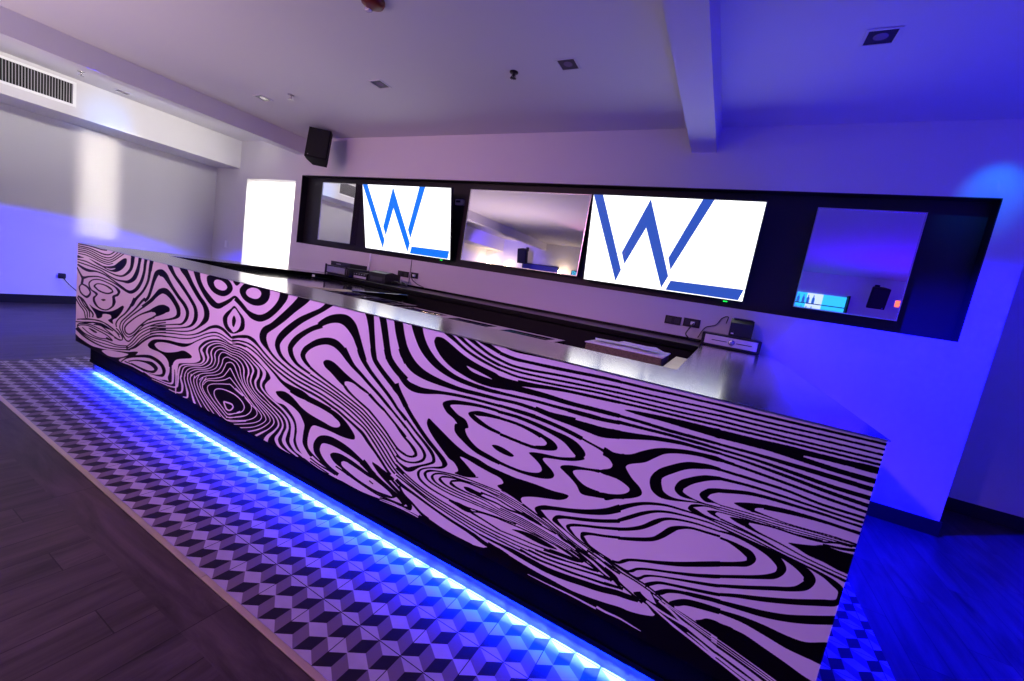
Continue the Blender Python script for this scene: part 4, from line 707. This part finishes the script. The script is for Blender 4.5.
# the printed wrap: outlines of the black and white bands in half millimetres on the panel (x, height)
def panel_mesh():
    NXc, NZc, OS = 1750, 440, 3
    dep = lambda x: 3.4-.448*x
    u0, u1 = 1/dep(0), 1/dep(BX)
    tx = lambda x: (1/np.maximum(dep(x), .35)-u0)/(u1-u0)*(NXc-1)*OS
    tz = lambda z: (z-ZB)/(H-TOPT-ZB)*(NZc-1)*OS
    img = np.ones(((NZc-1)*OS+OS, (NXc-1)*OS+OS), np.float32)
    T = lambda P: np.c_[tx(P[:, 0])+OS/2, tz(P[:, 1])+OS/2]
    for ln in WRAP.strip().split('\n'):
        c = ln[0]; v = 0. if c in 'Kk' else 1.
        q = np.array([list(map(float, p.split(','))) for p in ln[1:].split()])/2000
        if c in 'KW': fill(img, v, T(cr(q, True)))
        else:
            L = T(cr(q[:, :2], False)); R = T(cr(q[:, :2]+q[:, 2:], False))
            for i in range(len(L)-1): fill(img, v, np.array([L[i], L[i+1], R[i+1], R[i]]))
    img = img.reshape(NZc, OS, NXc, OS).mean((1, 3))
    t = np.linspace(0, 1, NXc); xs_ = (3.4-1/(u0+t*(u1-u0)))/.448; zs = np.linspace(ZB, H-TOPT, NZc)
    XX, ZZ = np.meshgrid(xs_, zs)
    n = NXc*NZc; co = np.zeros((n, 3), np.float32); co[:, 0] = XX.ravel(); co[:, 2] = ZZ.ravel()
    idx = np.arange(n).reshape(NZc, NXc); a = idx[:-1, :-1].ravel(); b = idx[:-1, 1:].ravel(); c_ = idx[1:, 1:].ravel(); d = idx[1:, :-1].ravel()
    quads = np.c_[a, b, c_, d]; nf = len(quads)
    # thickness: four outer border faces and a back face
    e = np.array([[0, .03, ZB], [BX, .03, ZB], [BX, .03, H-TOPT], [0, .03, H-TOPT]], np.float32)
    co = np.vstack([co, e, [[0, 0, ZB], [BX, 0, ZB], [BX, 0, H-TOPT], [0, 0, H-TOPT]]]); B0 = n; F0 = n+4
    ex = [[B0+1, B0, B0+3, B0+2], [F0, F0+1, B0+1, B0][::-1], [F0+3, F0+2, B0+2, B0+3], [F0, F0+3, B0+3, B0], [F0+1, F0+2, B0+2, B0+1][::-1]]
    allf = np.vstack([quads, ex])
    me = bpy.data.meshes.new('front_panel'); me.vertices.add(len(co)); me.vertices.foreach_set('co', co.ravel().astype(np.float32))
    me.loops.add(len(allf)*4); me.loops.foreach_set('vertex_index', allf.ravel().astype(np.int32))
    me.polygons.add(len(allf)); me.polygons.foreach_set('loop_start', np.arange(len(allf), dtype=np.int32)*4)
    me.update(calc_edges=True); me.validate()
    at = me.attributes.new('ink', 'FLOAT', 'POINT'); vals = np.ones(len(co), np.float32); vals[:n] = img.ravel()
    at.data.foreach_set('value', vals)
    return me
def wrap_mat():
    m = bpy.data.materials.new('printed_wrap'); m.use_nodes = True; nt = m.node_tree; b = nt.nodes['Principled BSDF']
    at = nt.nodes.new('ShaderNodeAttribute'); at.attribute_name = 'ink'
    r = nt.nodes.new('ShaderNodeMapRange'); r.inputs[1].default_value = .2; r.inputs[2].default_value = .8; nt.links.new(at.outputs['Fac'], r.inputs[0])
    nt.links.new(mixc(nt, X(r.outputs[0]), (.003, .002, .004), (.80, .78, .80)), b.inputs['Base Color'])
    b.inputs['Roughness'].default_value = .42; b.inputs['Specular IOR Level'].default_value = .06
    return m
link('front_panel', panel_mesh(), bar, [wrap_mat()])
bd = MB(); bd.box((0, .03, ZB), (.03, 2.16, H-TOPT)); bd.build('side_panel', BLACK, bar)
bd = MB(); bd.box((BX-.03, .03, ZB), (BX, 2.75, H-TOPT)); o = bd.build('side_panel', mat('blue_white_panel', (.6, .58, .6), .4), bar)
o['label'] = 'pale right end panel'
# bar carcass: inner walls facing the bartender, black
ca = MB(); ca.box((.03, .03, ZB), (BX-.03, .40, ZB+.02)); ca.box((.03, .38, ZB+.02), (BX-.4, .40, 1.04)); ca.box((BX-.55, .4, ZB+.02), (BX-.53, 2.7, 1.06)); ca.box((.42, .4, ZB+.02), (.44, 2.15, 1.05))
ca.build('inner_board', BLACKM, bar)
kk = MB(); kk.box((.06, .078, .088), (BX-.1, .36, ZB)); KB = mat('kick_black', (.0015, .0015, .002), .5); KB.node_tree.nodes['Principled BSDF'].inputs['Specular IOR Level'].default_value = .02; kk.build('upper_kick', KB, bar)
kk = MB(); kk.box((.06, .073, .077), (BX-.1, .0785, .1)); KL = 0
kk.build('kick_lip', KB, bar); kk = MB(); kk.box((.065, .094, 0), (BX-.105, .34, .088)); kk.build('plinth', mat('plinth_blue_black', (.05, .05, .06), .25), bar)
led = MB(); led.box((.09, .081, .083), (BX-.13, .092, .0878)); led.build('strip_light', LEDS, bar)['label'] = 'glowing cyan blue strip light'
# the broad blue glow of the same strip
for i, x in enumerate((.75, 2.0, 3.25, 4.5)):
    light('AREA', 'strip_glow', (x, .0865, .080), (x, .060, 0), 100, (.0, .009, 1), 1.22, .010)
    light('AREA', 'strip_core', (x, .085, .045), (x, .078, 0), 1.5, (.4, .95, 1), 1.22, .008, spread=85)
# steel worktop (one U-shaped sheet)
wt = MB(); pts = [(-.004, -.006), (BX+.004, -.006), (BX+.004, YB), (4.715, YB), (4.715, .44), (.45, .44), (.45, 2.163), (-.004, 2.163)]
wt.prism(pts, H-TOPT, H)
tag(wt.build('steel_worktop', STEEL), 'brushed steel worktop along the top of the zebra patterned bar', 'worktop')
bc = root('back_counter', 'low black back counter along the wall under the television screens', 'counter', (0, YB, 0))
m_ = MB(); m_.box((0, -.62, 1.055), (4.71, -.004, 1.1), .003); m_.build('counter_top', BLACK, bc)
m_ = MB(); m_.box((.02, -.58, .1), (4.69, -.01, 1.055)); m_.build('body', BLACKM, bc)
m_ = MB(); m_.box((0, -.02, 1.1), (4.71, -.004, 1.125), .002); m_.build('upstand', BLACK, bc)
m_ = MB(); m_.box((.04, -.52, 0), (4.67, -.02, .1)); m_.build('plinth', BLACKM, bc)
# sinks, shelf and ice bin under the bar
def unit(name, x0, x1, y0_, y1_, z, label, cat, bowls, m=STEELP, group=None):
    r = root(name, label, cat, ((x0+x1)/2, (y0_+y1_)/2, 0), 0, group)
    hx, hy = (x1-x0)/2, (y1_-y0_)/2
    d = MB(); t = .012
    n = max(bowls, 1); wd = 2*hx/n
    if bowls:
        for k in range(n):
            a = -hx+k*wd; b = a+wd; g = .05
            d.box((a, -hy, z-t), (a+g, hy, z)); d.box((b-g, -hy, z-t), (b, hy, z)); d.box((a+g, -hy, z-t), (b-g, -hy+g, z)); d.box((a+g, hy-g, z-t), (b-g, hy, z))
    else: d.box((-hx, -hy, z-t), (hx, hy, z), .003)
    d.box((-hx, -hy, z-.05), (hx, -hy+.01, z-t)); d.box((-hx, hy-.01, z-.05), (hx, hy, z-t))
    d.build('top', m, r)
    if bowls:
        for k in range(n):
            a = -hx+k*wd+.05; b = -hx+(k+1)*wd-.05; q = MB()
            q.box((a, -hy+.05, z-.28), (b, hy-.05, z-.27)); q.box((a, -hy+.05, z-.27), (a+.006, hy-.05, z-t)); q.box((b-.006, -hy+.05, z-.27), (b, hy-.05, z-t)); q.box((a+.006, -hy+.05, z-.27), (b-.006, -hy+.056, z-t)); q.box((a+.006, hy-.056, z-.27), (b-.006, hy-.05, z-t))
            q.build('bowl', m, r)
    for sx in (-1, 1):
        for sy in (-1, 1):
            q = MB(); q.lathe([(.018, 0), (.018, .03), (.014, .04), (.014, z-.05)], 12, (sx*(hx-.04), sy*(hy-.04), 0)); q.build('leg', m, r, True)
    q = MB(); q.box((-hx+.03, -hy+.03, .25), (hx-.03, hy-.03, .262)); q.build('shelf', m, r)
    return r
unit('steel_worktable', .52, 1.75, .5, 2.1, 1.045, 'polished steel worktable at the left end behind the bar', 'worktable', 0)
unit('bar_sink', 1.83, 2.60, .5, 1.28, 1.04, 'steel bar sink behind the left half of the bar', 'sink', 2)
unit('drainboard_sink', 2.70, 3.98, .5, 1.12, 1.04, 'long steel sink behind the middle of the bar', 'sink', 3)
# speckled box with white papers
bx = root('ice_chest', 'dark speckled chest with white lid behind the bar near its right end', 'ice chest', (4.39, 1.06, 0))
m_ = MB(); m_.box((-.21, -.16, .3), (.21, .16, 1.082), .006); m_.build('body', mat('olive_speckle', (.16, .14, .07), .7, noise=.85, nscale=130), bx)
m_ = MB(); m_.box((-.215, -.165, 1.082), (.215, .165, 1.088), .002); m_.build('lid', PAPER, bx)
m_ = MB(); m_.box((-.2, -.15, 0), (.2, .15, .3)); m_.build('base', BLACKM, bx)
m_ = MB()
for k, (a, b, s, rz) in enumerate([(-.12, 0, .08, .3), (.02, .03, .09, -.2), (.12, -.03, .07, .7)]):
    Mx = Matrix.Translation((a, b, .0105+.004*k)) @ Matrix.Rotation(rz, 4, 'Z') @ Matrix.Rotation(.06*k, 4, 'X')
    m_.box((-s, -s*.7, 0), (s, s*.7, .0012), 0, 0, Mx)
o = m_.build('paper_sheets', mat('crumpled_paper', (.82, .82, .8), .8, bump=.8, bscale=18)); o.location = (4.39, 1.06, 1.089); tag(o, 'crumpled white paper sheets lying on the speckled chest', 'paper')
unit('bottle_rail', 1.76, 1.82, .55, 1.28, 1.05, 'narrow brassy rail between the steel worktable and the double sink', 'rail', 0, BRASS)
unit('speed_rail', 4.615, 4.70, .5, 1.5, 1.05, 'narrow brassy rail beside the speckled chest behind the bar', 'rail', 0, BRASS)

# ------------------------------------------------------------------ televisions
def tv(x0, label, blue):
    r = root('television', label, 'television', (x0, YB-.004, 1.522)); W_, H_ = 1.473, .833
    tilt = math.atan2(.17, .82); r.rotation_euler = (tilt, 0, 0)
    m_ = MB(); m_.box((-.012, .002, -.012), (W_+.012, .035, H_+.012), .004); m_.box((.3, .035, .15), (W_-.3, .06, H_-.2), .006); m_.build('casing', PLAST, r)
    m_ = MB(); m_.box((0, -.0005, 0), (W_, .002, H_)); s = m_.build('screen', SCRW, r)
    S = [[(.0, .833), (.095, .833), (.372, .14), (.332, .024)], [(.355, .312), (.551, .815), (.823, .138), (.778, .02), (.55, .56), (.396, .2)], [(.794, .305), (.992, .833), (1.084, .833), (.832, .198)], [(.85, .100), (1.463, .104), (1.438, .006), (.820, .008)]]
    m_ = MB()
    for p in S: m_.prism(p, -.0013, -.0004, 'y')
    m_.build('letter_w', blue, s)
    m_ = MB(); m_.box((W_-.15, -.006, -.024), (W_-.115, .004, -.015), .002); m_.build('power_light', LEDG, r)
    for a in (.45, 1.02): MB().prism([(.06, .2), (.06, .72), (.10, .60), (.10, .3)], a, a+.03, 'x').build('wall_bracket', BLACKM, r)
    return r
tv(.249, 'television showing a bright blue W, on the wall left of the wide mirror', SCRB)
tv(3.471, 'television showing a slate blue W, on the wall right of the wide mirror', SCRB2)
# ------------------------------------------------------------------ mirrors
def wall_mirror(x0, x1, z0, z1, label, tint=MIRROR, dep=.03):
    r = root('wall_mirror', label, 'mirror', ((x0+x1)/2, YB+.1, z0)); w2 = (x1-x0)/2; h = z1-z0
    yf = -.107; m_ = MB(); m_.box((-w2+.006, yf, .006), (w2-.006, yf+.012, h-.006)); m_.build('glass', tint, r)
    m_ = MB(); g = .008
    m_.box((-w2, yf-.004, 0), (-w2+g, -.001, h)); m_.box((w2-g, yf-.004, 0), (w2, -.001, h)); m_.box((-w2+g, yf-.004, 0), (w2-g, -.001, g)); m_.box((-w2+g, yf-.004, h-g), (w2-g, -.001, h))
    m_.build('frame', FRAME, r)
    return r
wall_mirror(-.777, -.07, 1.54, 2.382, 'narrow wall mirror at the far left end of the black niche')
wall_mirror(1.888, 3.392, 1.538, 2.378, 'wide wall mirror between the two W televisions')
wall_mirror(5.318, 5.99, 1.54, 2.357, 'narrow wall mirror glowing violet at the right end of the niche')
# ------------------------------------------------------------------ small wall things
se = root('wall_sensor', 'small pale sensor in the niche beside the left television', 'sensor', (1.69, YB+.10, 2.235))
m_ = MB(); m_.box((-.06, -.04, -.035), (.06, 0, .035), .006); m_.build('housing', mat('sensor_grey', (.35, .33, .38), .5), se)
m_ = MB(); m_.box((-.045, -.043, -.005), (.02, -.04, .02)); m_.build('window', PLAST, se)
def plate(name, x, z, y, w_, h_, label, cat, group, m=PLAST, sockets=2, rz=0, plug=False):
    r = root(name, label, cat, (x, y, z), rz, group)
    m_ = MB(); m_.box((-w_/2, -.010, -h_/2), (w_/2, 0, h_/2), .002); m_.build('plate', m, r)
    for k in range(sockets):
        xx = (k-(sockets-1)/2)*w_/max(sockets, 1)
        q = MB(); q.box((xx-.022, -.014, -.024), (xx+.022, -.010, .024), .002); q.build('socket_insert', mat('insert_dark', (.03, .03, .035), .4) if m is PLAST else m, r)
    if plug:
        q = MB(); q.box((-.008, -.045, -.016), (.026, -.014, .014), .004); q.build('plug', WHITEP, r)
    return r
plate('wall_socket', 1.0, 1.25, YB, .19, .075, 'black double socket on the wall beside the black boxes on the back counter', 'socket', None)
plate('wall_socket', 1.195, 1.255, YB, .12, .075, 'black socket with a white plug below the left television', 'socket', None, sockets=1, plug=True)
plate('wall_socket', 4.415, 1.258, YB, .145, .078, 'black socket left of its pair under the right television', 'socket', None)
plate('wall_socket', 4.58, 1.262, YB, .145, .078, 'black socket with a plug in it nearest the cash drawer', 'socket', None, plug=True)
plate('light_switch', -3.243, 1.236, YB, .09, .12, 'white light switch on the wall left of the bright doorway', 'switch', None, WHITEP, 1)
plate('floor_socket', XL, .41, .87, .075, .075, 'x', 'socket', None)
bpy.data.objects['floor_socket'].name = 'wall_socket'
for o in C.objects:
    if o.get('label') == 'x': o['label'] = 'dark socket low on the blue lit left wall'; o.location = (XL, .87, .41); o.rotation_euler = (0, 0, -math.pi/2*-1)
def cable(pts, r, label, m=PLAST): return tag(MB().tube(pts, r).build('cable', m), label, 'cable')
cable([(XL+.03, .87, .40), (XL+.05, .93, .30), (XL+.05, 1.05, .16), (XL+.06, 1.15, .02)], .006, 'dark cable hanging from the socket on the blue left wall')
cable([(1.12, YB-.008, 1.45), (1.12, YB-.008, 1.30), (1.115, YB-.008, 1.14)], .004, 'thin cable running down the wall between the two left sockets')
cable([(.36, YB-.01, 1.453), (.37, YB-.012, 1.33), (.36, YB-.02, 1.22)], .012, 'white cable trunk above the black boxes on the back counter', WHITEP)
# ------------------------------------------------------------------ equipment on the back counter
ZT = 1.1005
a = root('amplifier', 'grey fronted amplifier at the bottom of the stack on the back counter', 'amplifier', (.20, 2.40, ZT))
m_ = MB(); m_.box((-.02, -.17, .012), (.42, .17, .115), .004); m_.build('case', PLAST, a)
m_ = MB(); m_.box((.01, -.174, .025), (.39, -.17, .10), .003); m_.build('front_plate', mat('grey_faceplate', (.33, .31, .34), .35, .6), a)
for sx in (.0, .375):
    q = MB(); q.box((sx-.012, -.185, .0), (sx+.012, -.172, .125), .003); q.build('handle', PLAST, a)
q = MB(); q.box((.0, -.15, 0), (.4, .15, .012)); q.build('foot_rail', PLAST, a)
a = root('media_player', 'slim black player on top of the grey fronted amplifier', 'player', (.40, 2.42, ZT+.1165))
m_ = MB(); m_.box((-.19, -.14, .0), (.17, .14, .055), .004); m_.build('case', PLAST, a)
m_ = MB(); m_.box((-.08, -.143, .018), (.0, -.139, .034)); m_.build('display', mat('grey_display', (.2, .2, .22), .3), a)
a = root('mixer', 'low mixer with silver knobs right of the amplifier stack', 'mixer', (.735, 2.42, ZT))
m_ = MB(); m_.box((-.11, -.12, 0), (.13, .12, .085), .006); m_.build('case', PLAST, a)
m_ = MB(); m_.box((-.10, -.124, .012), (.12, -.12, .04)); m_.build('front_plate', mat('bright_faceplate', (.75, .75, .8), .3, .5), a)
for k in range(5):
    q = MB(); q.lathe([(.008, -.124), (.008, -.138), (.005, -.14)], 12, (-.08+k*.045, 0, .06), 'y'); q.build('knob', FRAME, a, True)
a = root('receipt_printer', 'black receipt printer right of the mixer on the back counter', 'printer', (1.02, 2.44, ZT))
m_ = MB(); m_.prism([(-.13, 0), (.13, 0), (.13, .12), (-.02, .145), (-.13, .12)], -.14, .14, 'x'); m_.build('case', PLAST, a)
m_ = MB(); m_.box((-.10, -.135, .03), (.10, -.13, .07)); m_.build('slot', mat('printer_slot', (.05, .05, .06), .3), a)
cable([(1.17, 2.42, ZT+.03), (1.27, 2.38, ZT+.05), (1.37, 2.43, ZT+.022), (1.31, 2.53, ZT+.022), (1.20, 2.56, ZT+.05)], .008, 'looped dark cable right of the black receipt printer')
cable([(1.195, YB-.05, 1.25), (1.22, 2.72, 1.20), (1.32, 2.71, 1.155), (1.46, 2.66, 1.135), (1.55, 2.6, ZT+.02)], .005, 'thin cable from the white plug down to the back counter')
cd = root('cash_drawer', 'black cash drawer with a brushed metal front on the steel worktop corner', 'cash drawer', (4.93, 2.5, H))
m_ = MB(); m_.box((-.23, -.0, .004), (.215, .27, .112), .005); m_.build('case', PLAST, cd)
m_ = MB(); m_.box((-.205, -.008, .022), (.19, 0, .098), .004); fr = m_.build('drawer', mat('brushed_drawer_front', (.8, .72, .66), .4, .6, rvar=.4, nscale=40), cd)
for a in (-.15, .035): MB().box((a, -.012, .056), (a+.115, -.008, .062)).build('slot', PLAST, fr)
m_ = MB(); m_.lathe([(.024, -.008), (.024, -.014), (.014, -.018), (.010, -.018)], 20, (0, 0, .06), 'y'); m_.build('lock', FRAME, fr, True)
for sx in (-.2, .18):
    for sy in (.03, .24):
        q = MB(); q.lathe([(.012, 0), (.012, .005)], 12, (sx, sy, 0)); q.build('foot', BLACKM, cd)
po = root('card_terminal', 'black printer box standing on the cash drawer', 'printer', (4.98, 2.62, H+.113))
m_ = MB(); m_.prism([(-.08, 0), (.08, 0), (.08, .15), (-.03, .15), (-.08, .115)], -.085, .085, 'x'); m_.build('case', PLAST, po)
m_ = MB(); m_.box((-.07, -.04, .150), (.075, .07, .158), .003); m_.build('lid', mat('printer_lid', (.06, .06, .07), .3), po)
q = MB(); q.box((-.07, -.086, .02), (-.05, -.08, .03)); q.build('button', WHITEP, po)
cable([(4.60, YB-.045, 1.26), (4.56, 2.66, 1.17), (4.58, 2.6, 1.14), (4.62, 2.62, 1.115), (4.68, 2.66, 1.12)], .006, 'dark cable from the right-hand socket to the cash drawer')
cable([(4.86, 2.775, 1.31), (4.865, 2.775, 1.37), (4.82, 2.778, 1.35), (4.78, 2.778, 1.28), (4.70, 2.775, 1.24), (4.66, 2.74, 1.14)], .004, 'thin looping cable left of the box on the cash drawer')

# ------------------------------------------------------------------ loudspeakers
def speaker(loc, rz, tilt, label, sc_):
    r = root('loudspeaker', label, 'loudspeaker', loc); r.scale = (sc_, sc_, sc_); r.rotation_euler = (tilt, 0, rz)
    m_ = MB(); m_.prism([(-.17, -.13), (.17, -.13), (.165, -.02), (.11, .15), (-.11, .15), (-.165, -.02)], -.25, .25, 'z'); m_.build('cabinet', BLACKM, r)
    m_ = MB(); m_.box((-.155, -.145, -.235), (.155, -.131, .235), .008)
    m_.build('grille', mat('speaker_grille', (.01, .01, .012), .7, bump=1, bscale=400), r)
    m_ = MB(); m_.box((-.125, -.149, -.225), (-.11, -.145, -.21)); m_.build('badge', FRAME, r)
    m_ = MB(); m_.tube([(0, .14, .1), (.0, .26, .17), (.0, .33, .2)], .016); m_.box((-.05, .31, .13), (.05, .335, .27), .004); m_.build('bracket', BLACKM, r)
    return r
speaker((-.42, 2.42, 2.745), math.radians(38), math.radians(-14), 'black loudspeaker hung high above the left end of the niche', .82)
speaker((-1.9, YF+.4, 2.45), math.radians(180), math.radians(14), 'black loudspeaker high on the wall facing the bar, beside the wide screen', 1)
speaker((8.0, YF+.45, 2.5), math.radians(180), math.radians(14), 'black loudspeaker high on the wall facing the bar, near the exit sign', 1)

# ------------------------------------------------------------------ ceiling fittings
def downlight(x, y, z, label):
    r = root('recessed_downlight', label, 'downlight', (x, y, z)); s = .065
    m_ = MB(); g = .014
    for a, b in (((-s-g, -s-g), (s+g, -s)), ((-s-g, s), (s+g, s+g)), ((-s-g, -s), (-s, s)), ((s, -s), (s+g, s))): m_.box((a[0], a[1], -.006), (b[0], b[1], 0), .001)
    m_.build('trim_ring', CEIL, r)
    m_ = MB(); m_.box((-s, -s, -.0015), (s, s, -.0005)); m_.build('reflector', mat('dark_reflector', (.03, .02, .05), .35), r)
    m_ = MB(); m_.lathe([(.030, -.003), (.034, -.0016)], 20); m_.build('lens', mat('lens_glass', (.25, .18, .3), .1), r)
    return r
downlight(-.386, 1.61, ZC, 'square ceiling downlight beside the left beam')
downlight(1.525, 1.59, ZC, 'square ceiling downlight above the left television')
downlight(3.443, 1.60, ZC, 'square ceiling downlight nearest the left side of the right beam')
downlight(5.275, 1.66, ZC, 'square ceiling downlight in the blue ceiling right of the right beam')
bl = downlight(-2.71, 1.14, ZC, 'small round-lensed downlight above the left soffit')
def sprinkler(x, y, z, label, m):
    r = root('sprinkler_head', label, 'sprinkler', (x, y, z))
    m_ = MB(); m_.lathe([(.035, 0), (.035, -.006), (.014, -.010)], 20); m_.build('rose', m, r, True)
    m_ = MB(); m_.lathe([(.011, -.008), (.011, -.026), (.006, -.032), (.006, -.045)], 12); m_.build('body', m, r, True)
    m_ = MB()
    for k in range(10):
        a = k*math.pi/5; m_.box((.004, -.003, -.048), (.026, .003, -.045), 0, 0, Matrix.Rotation(a, 4, 'Z'))
    m_.build('deflector', m, r)
    m_ = MB()
    for s in (-1, 1): m_.tube([(s*.010, 0, -.022), (s*.017, 0, -.034), (s*.004, 0, -.046)], .003)
    m_.build('frame_arm', m, r)
    return r
DARKM = mat('dark_bronze', (.03, .022, .03), .4, .7)
sprinkler(.137, 1.612, ZC, 'small sprinkler head between the two left ceiling downlights', mat('chrome_sprinkler', (.5, .48, .5), .3, .8))
sprinkler(2.969, 1.626, ZC, 'dark bronze sprinkler head left of the right beam', DARKM)
sprinkler(-2.49, .69, ZC, 'chrome sprinkler head above the air grille', mat('chrome_head', (.6, .58, .6), .2, 1))
sprinkler(6.31, 2.30, ZC, 'sprinkler head in the blue ceiling at the far right', DARKM)
sd = root('smoke_detector', 'red and brown smoke alarm on the ceiling at the top edge', 'smoke alarm', (2.43, .66, ZC))
m_ = MB(); m_.lathe([(.075, 0), (.078, -.015), (.070, -.035), (.045, -.048), (.02, -.05)], 28); m_.build('dome', mat('red_brown_alarm', (.16, .012, .008), .35), sd, True)
m_ = MB()
m_.box((-.075, .0, -.058), (-.03, .035, -.035), .006); m_.build('strobe', mat('clear_strobe', (.75, .72, .8), .12, .3), sd)
# ------------------------------------------------------------------ air grille on the soffit
ag = root('air_grille', 'long louvred air grille on the soffit at the upper left', 'air grille', (-2.985, .0, 2.81))
y_a, y_b, z_a, z_b = -1.3, .755, -.115, .125
m_ = MB(); g = .03
m_.box((0, y_a-g, z_a-g), (.008, y_b+g, z_a), .002); m_.box((0, y_a-g, z_b), (.008, y_b+g, z_b+g), .002); m_.box((0, y_a-g, z_a), (.008, y_a, z_b), .002); m_.box((0, y_b, z_a), (.008, y_b+g, z_b), .002)
m_.build('frame', WHITEP, ag)
m_ = MB(); m_.box((.0005, y_a, z_a), (.0015, y_b, z_b)); m_.build('backing', BLACKM, ag)
m_ = MB(); k = y_a+.01
while k < y_b-.005:
    m_.box((.002, k, z_a), (.009, k+.008, z_b)); k += .0245
m_.build('louvre', mat('grille_grey', (.33, .31, .34), .5), ag)
# ------------------------------------------------------------------ the far side of the lounge, seen in the mirrors
def sconce(x, label):
    r = root('wall_sconce', label, 'wall light', (x, YF, 1.95))
    m_ = MB(); m_.box((-.05, 0, -.1), (.05, .02, .1), .005); m_.build('back_plate', FRAME, r)
    m_ = MB(); m_.tube([(0, .02, -.04), (0, .10, -.06), (0, .12, .0)], .008); m_.build('arm', FRAME, r)
    m_ = MB(); m_.lathe([(.05, .0), (.075, .16)], 24, (0, .12, 0)); m_.build('shade', SCONCE, r, True)
    d = bpy.data.lights.new('sconce_light', 'POINT'); d.energy = 9; d.color = (1, .75, .5); d.shadow_soft_size = .08
    o = bpy.data.objects.new('sconce_light', d); C.objects.link(o); o.location = (x, YF+.3, 2.05)
    return r
sconce(-3.35, 'warm wall light at the far left of the wall facing the bar')
sconce(-2.6, 'warm wall light left of the loudspeaker on the wall facing the bar')
sconce(-.45, 'warm wall light right of the wide screen facing the bar')
ws = root('projection_screen', 'wide dark blue screen on the wall facing the bar', 'screen', (-1.35, YF, 1.4))
m_ = MB(); m_.box((-.72, 0, 0), (.72, .04, .85), .005); m_.build('frame', PLAST, ws)
m_ = MB(); m_.box((-.69, .04, .03), (.69, .043, .82)); m_.build('panel', mat('dark_blue_panel', (.02, .02, .2), .3, emit=(.01, .01, .5), estr=.12), ws)
pt = root('lit_poster', 'small cyan and blue lit poster on the wall facing the bar', 'poster', (.08, YF, 1.75))
m_ = MB(); m_.box((-.22, 0, 0), (.22, .04, .45), .004); m_.build('frame', PLAST, pt)
pm = mat('poster_print', (.02, .05, .1), .3); nt = pm.node_tree; b = nt.nodes['Principled BSDF']
n = nt.nodes.new('ShaderNodeTexNoise'); n.inputs['Scale'].default_value = 14; rp = nt.nodes.new('ShaderNodeValToRGB'); rp.color_ramp.interpolation = 'CONSTANT'
rp.color_ramp.elements[0].color = (.0, .02, .3, 1); rp.color_ramp.elements[1].position = .5; rp.color_ramp.elements[1].color = (.05, .7, .9, 1)
nt.links.new(n.outputs['Fac'], rp.inputs[0]); nt.links.new(rp.outputs[0], b.inputs['Emission Color']); b.inputs['Emission Strength'].default_value = 1.0
m_ = MB(); m_.box((-.2, .04, .02), (.2, .042, .43)); m_.build('print', pm, pt)
# lit shelves of the second bar
sh = root('lit_back_shelves', 'cyan lit display shelves on the far right of the wall facing the bar', 'shelves', (6.75, YF, 1.5))
m_ = MB(); m_.box((-.75, 0, 0), (.75, .02, .95)); m_.build('light_panel', mat('cyan_glow', (.1, .3, .5), .4, emit=(.03, .5, 1), estr=1.3), sh)
m_ = MB(); m_.box((-.1, .02, .0), (.25, .03, .95)); m_.build('pale_panel', mat('pale_glow', (.3, .3, .5), .4, emit=(.6, .75, 1), estr=1.2), sh)
for k in range(3):
    q = MB(); q.box((-.75, .02, .05+k*.3), (.75, .22, .07+k*.3), .003); q.build('shelf', mat('smoked_glass', (.05, .1, .2), .1), sh)
for k in range(2):
    q = MB(); q.box((-.78+k*1.53, 0, -.02), (-.75+k*1.53, .24, .98)); q.build('side', BLACKM, sh)
GL = mat('blue_bottle', (.2, .6, .8), .1, emit=(.05, .3, .6), estr=.3)
b0 = None; random.seed(4)
for k in range(3):
    for j in range(7):
        if b0 is None:
            b0 = MB().lathe([(.030, 0), (.033, .01), (.033, .13), (.012, .17), (.012, .215), (.014, .22)], 14).build('bottle', GL, None, True); o = b0
        else: o = b0.copy(); C.objects.link(o)
        o.location = (6.1+j*.115+random.uniform(-.01, .01), YF+.13, 1.5+.071+k*.3)
        sh_ = ('bottom', 'middle', 'top')[k]; tag(o, 'blue lit bottle in the row on the %s display shelf facing the bar' % sh_, 'bottle', 'bottles on the %s lit shelf' % sh_)
ex = root('exit_sign', 'glowing red sign on the wall right of the loudspeaker facing the bar', 'sign', (8.6, YF, 2.35))
m_ = MB(); m_.box((-.16, 0, 0), (.16, .05, .2), .004); m_.build('housing', WHITEP, ex)
m_ = MB(); m_.box((-.14, .05, .02), (.14, .052, .18)); m_.build('face', mat('red_glow', (.3, .02, .02), .4, emit=(1, .12, .06), estr=2.5), ex)
w2 = root('wall_television', 'dark television on the wall under the red sign facing the bar', 'television', (8.3, YF, 1.35))
m_ = MB(); m_.box((-.55, 0, 0), (.55, .05, .62), .006); m_.build('casing', PLAST, w2)
m_ = MB(); m_.box((-.52, .05, .03), (.52, .052, .59)); m_.build('screen', mat('dark_screen', (.03, .03, .05), .15), w2)
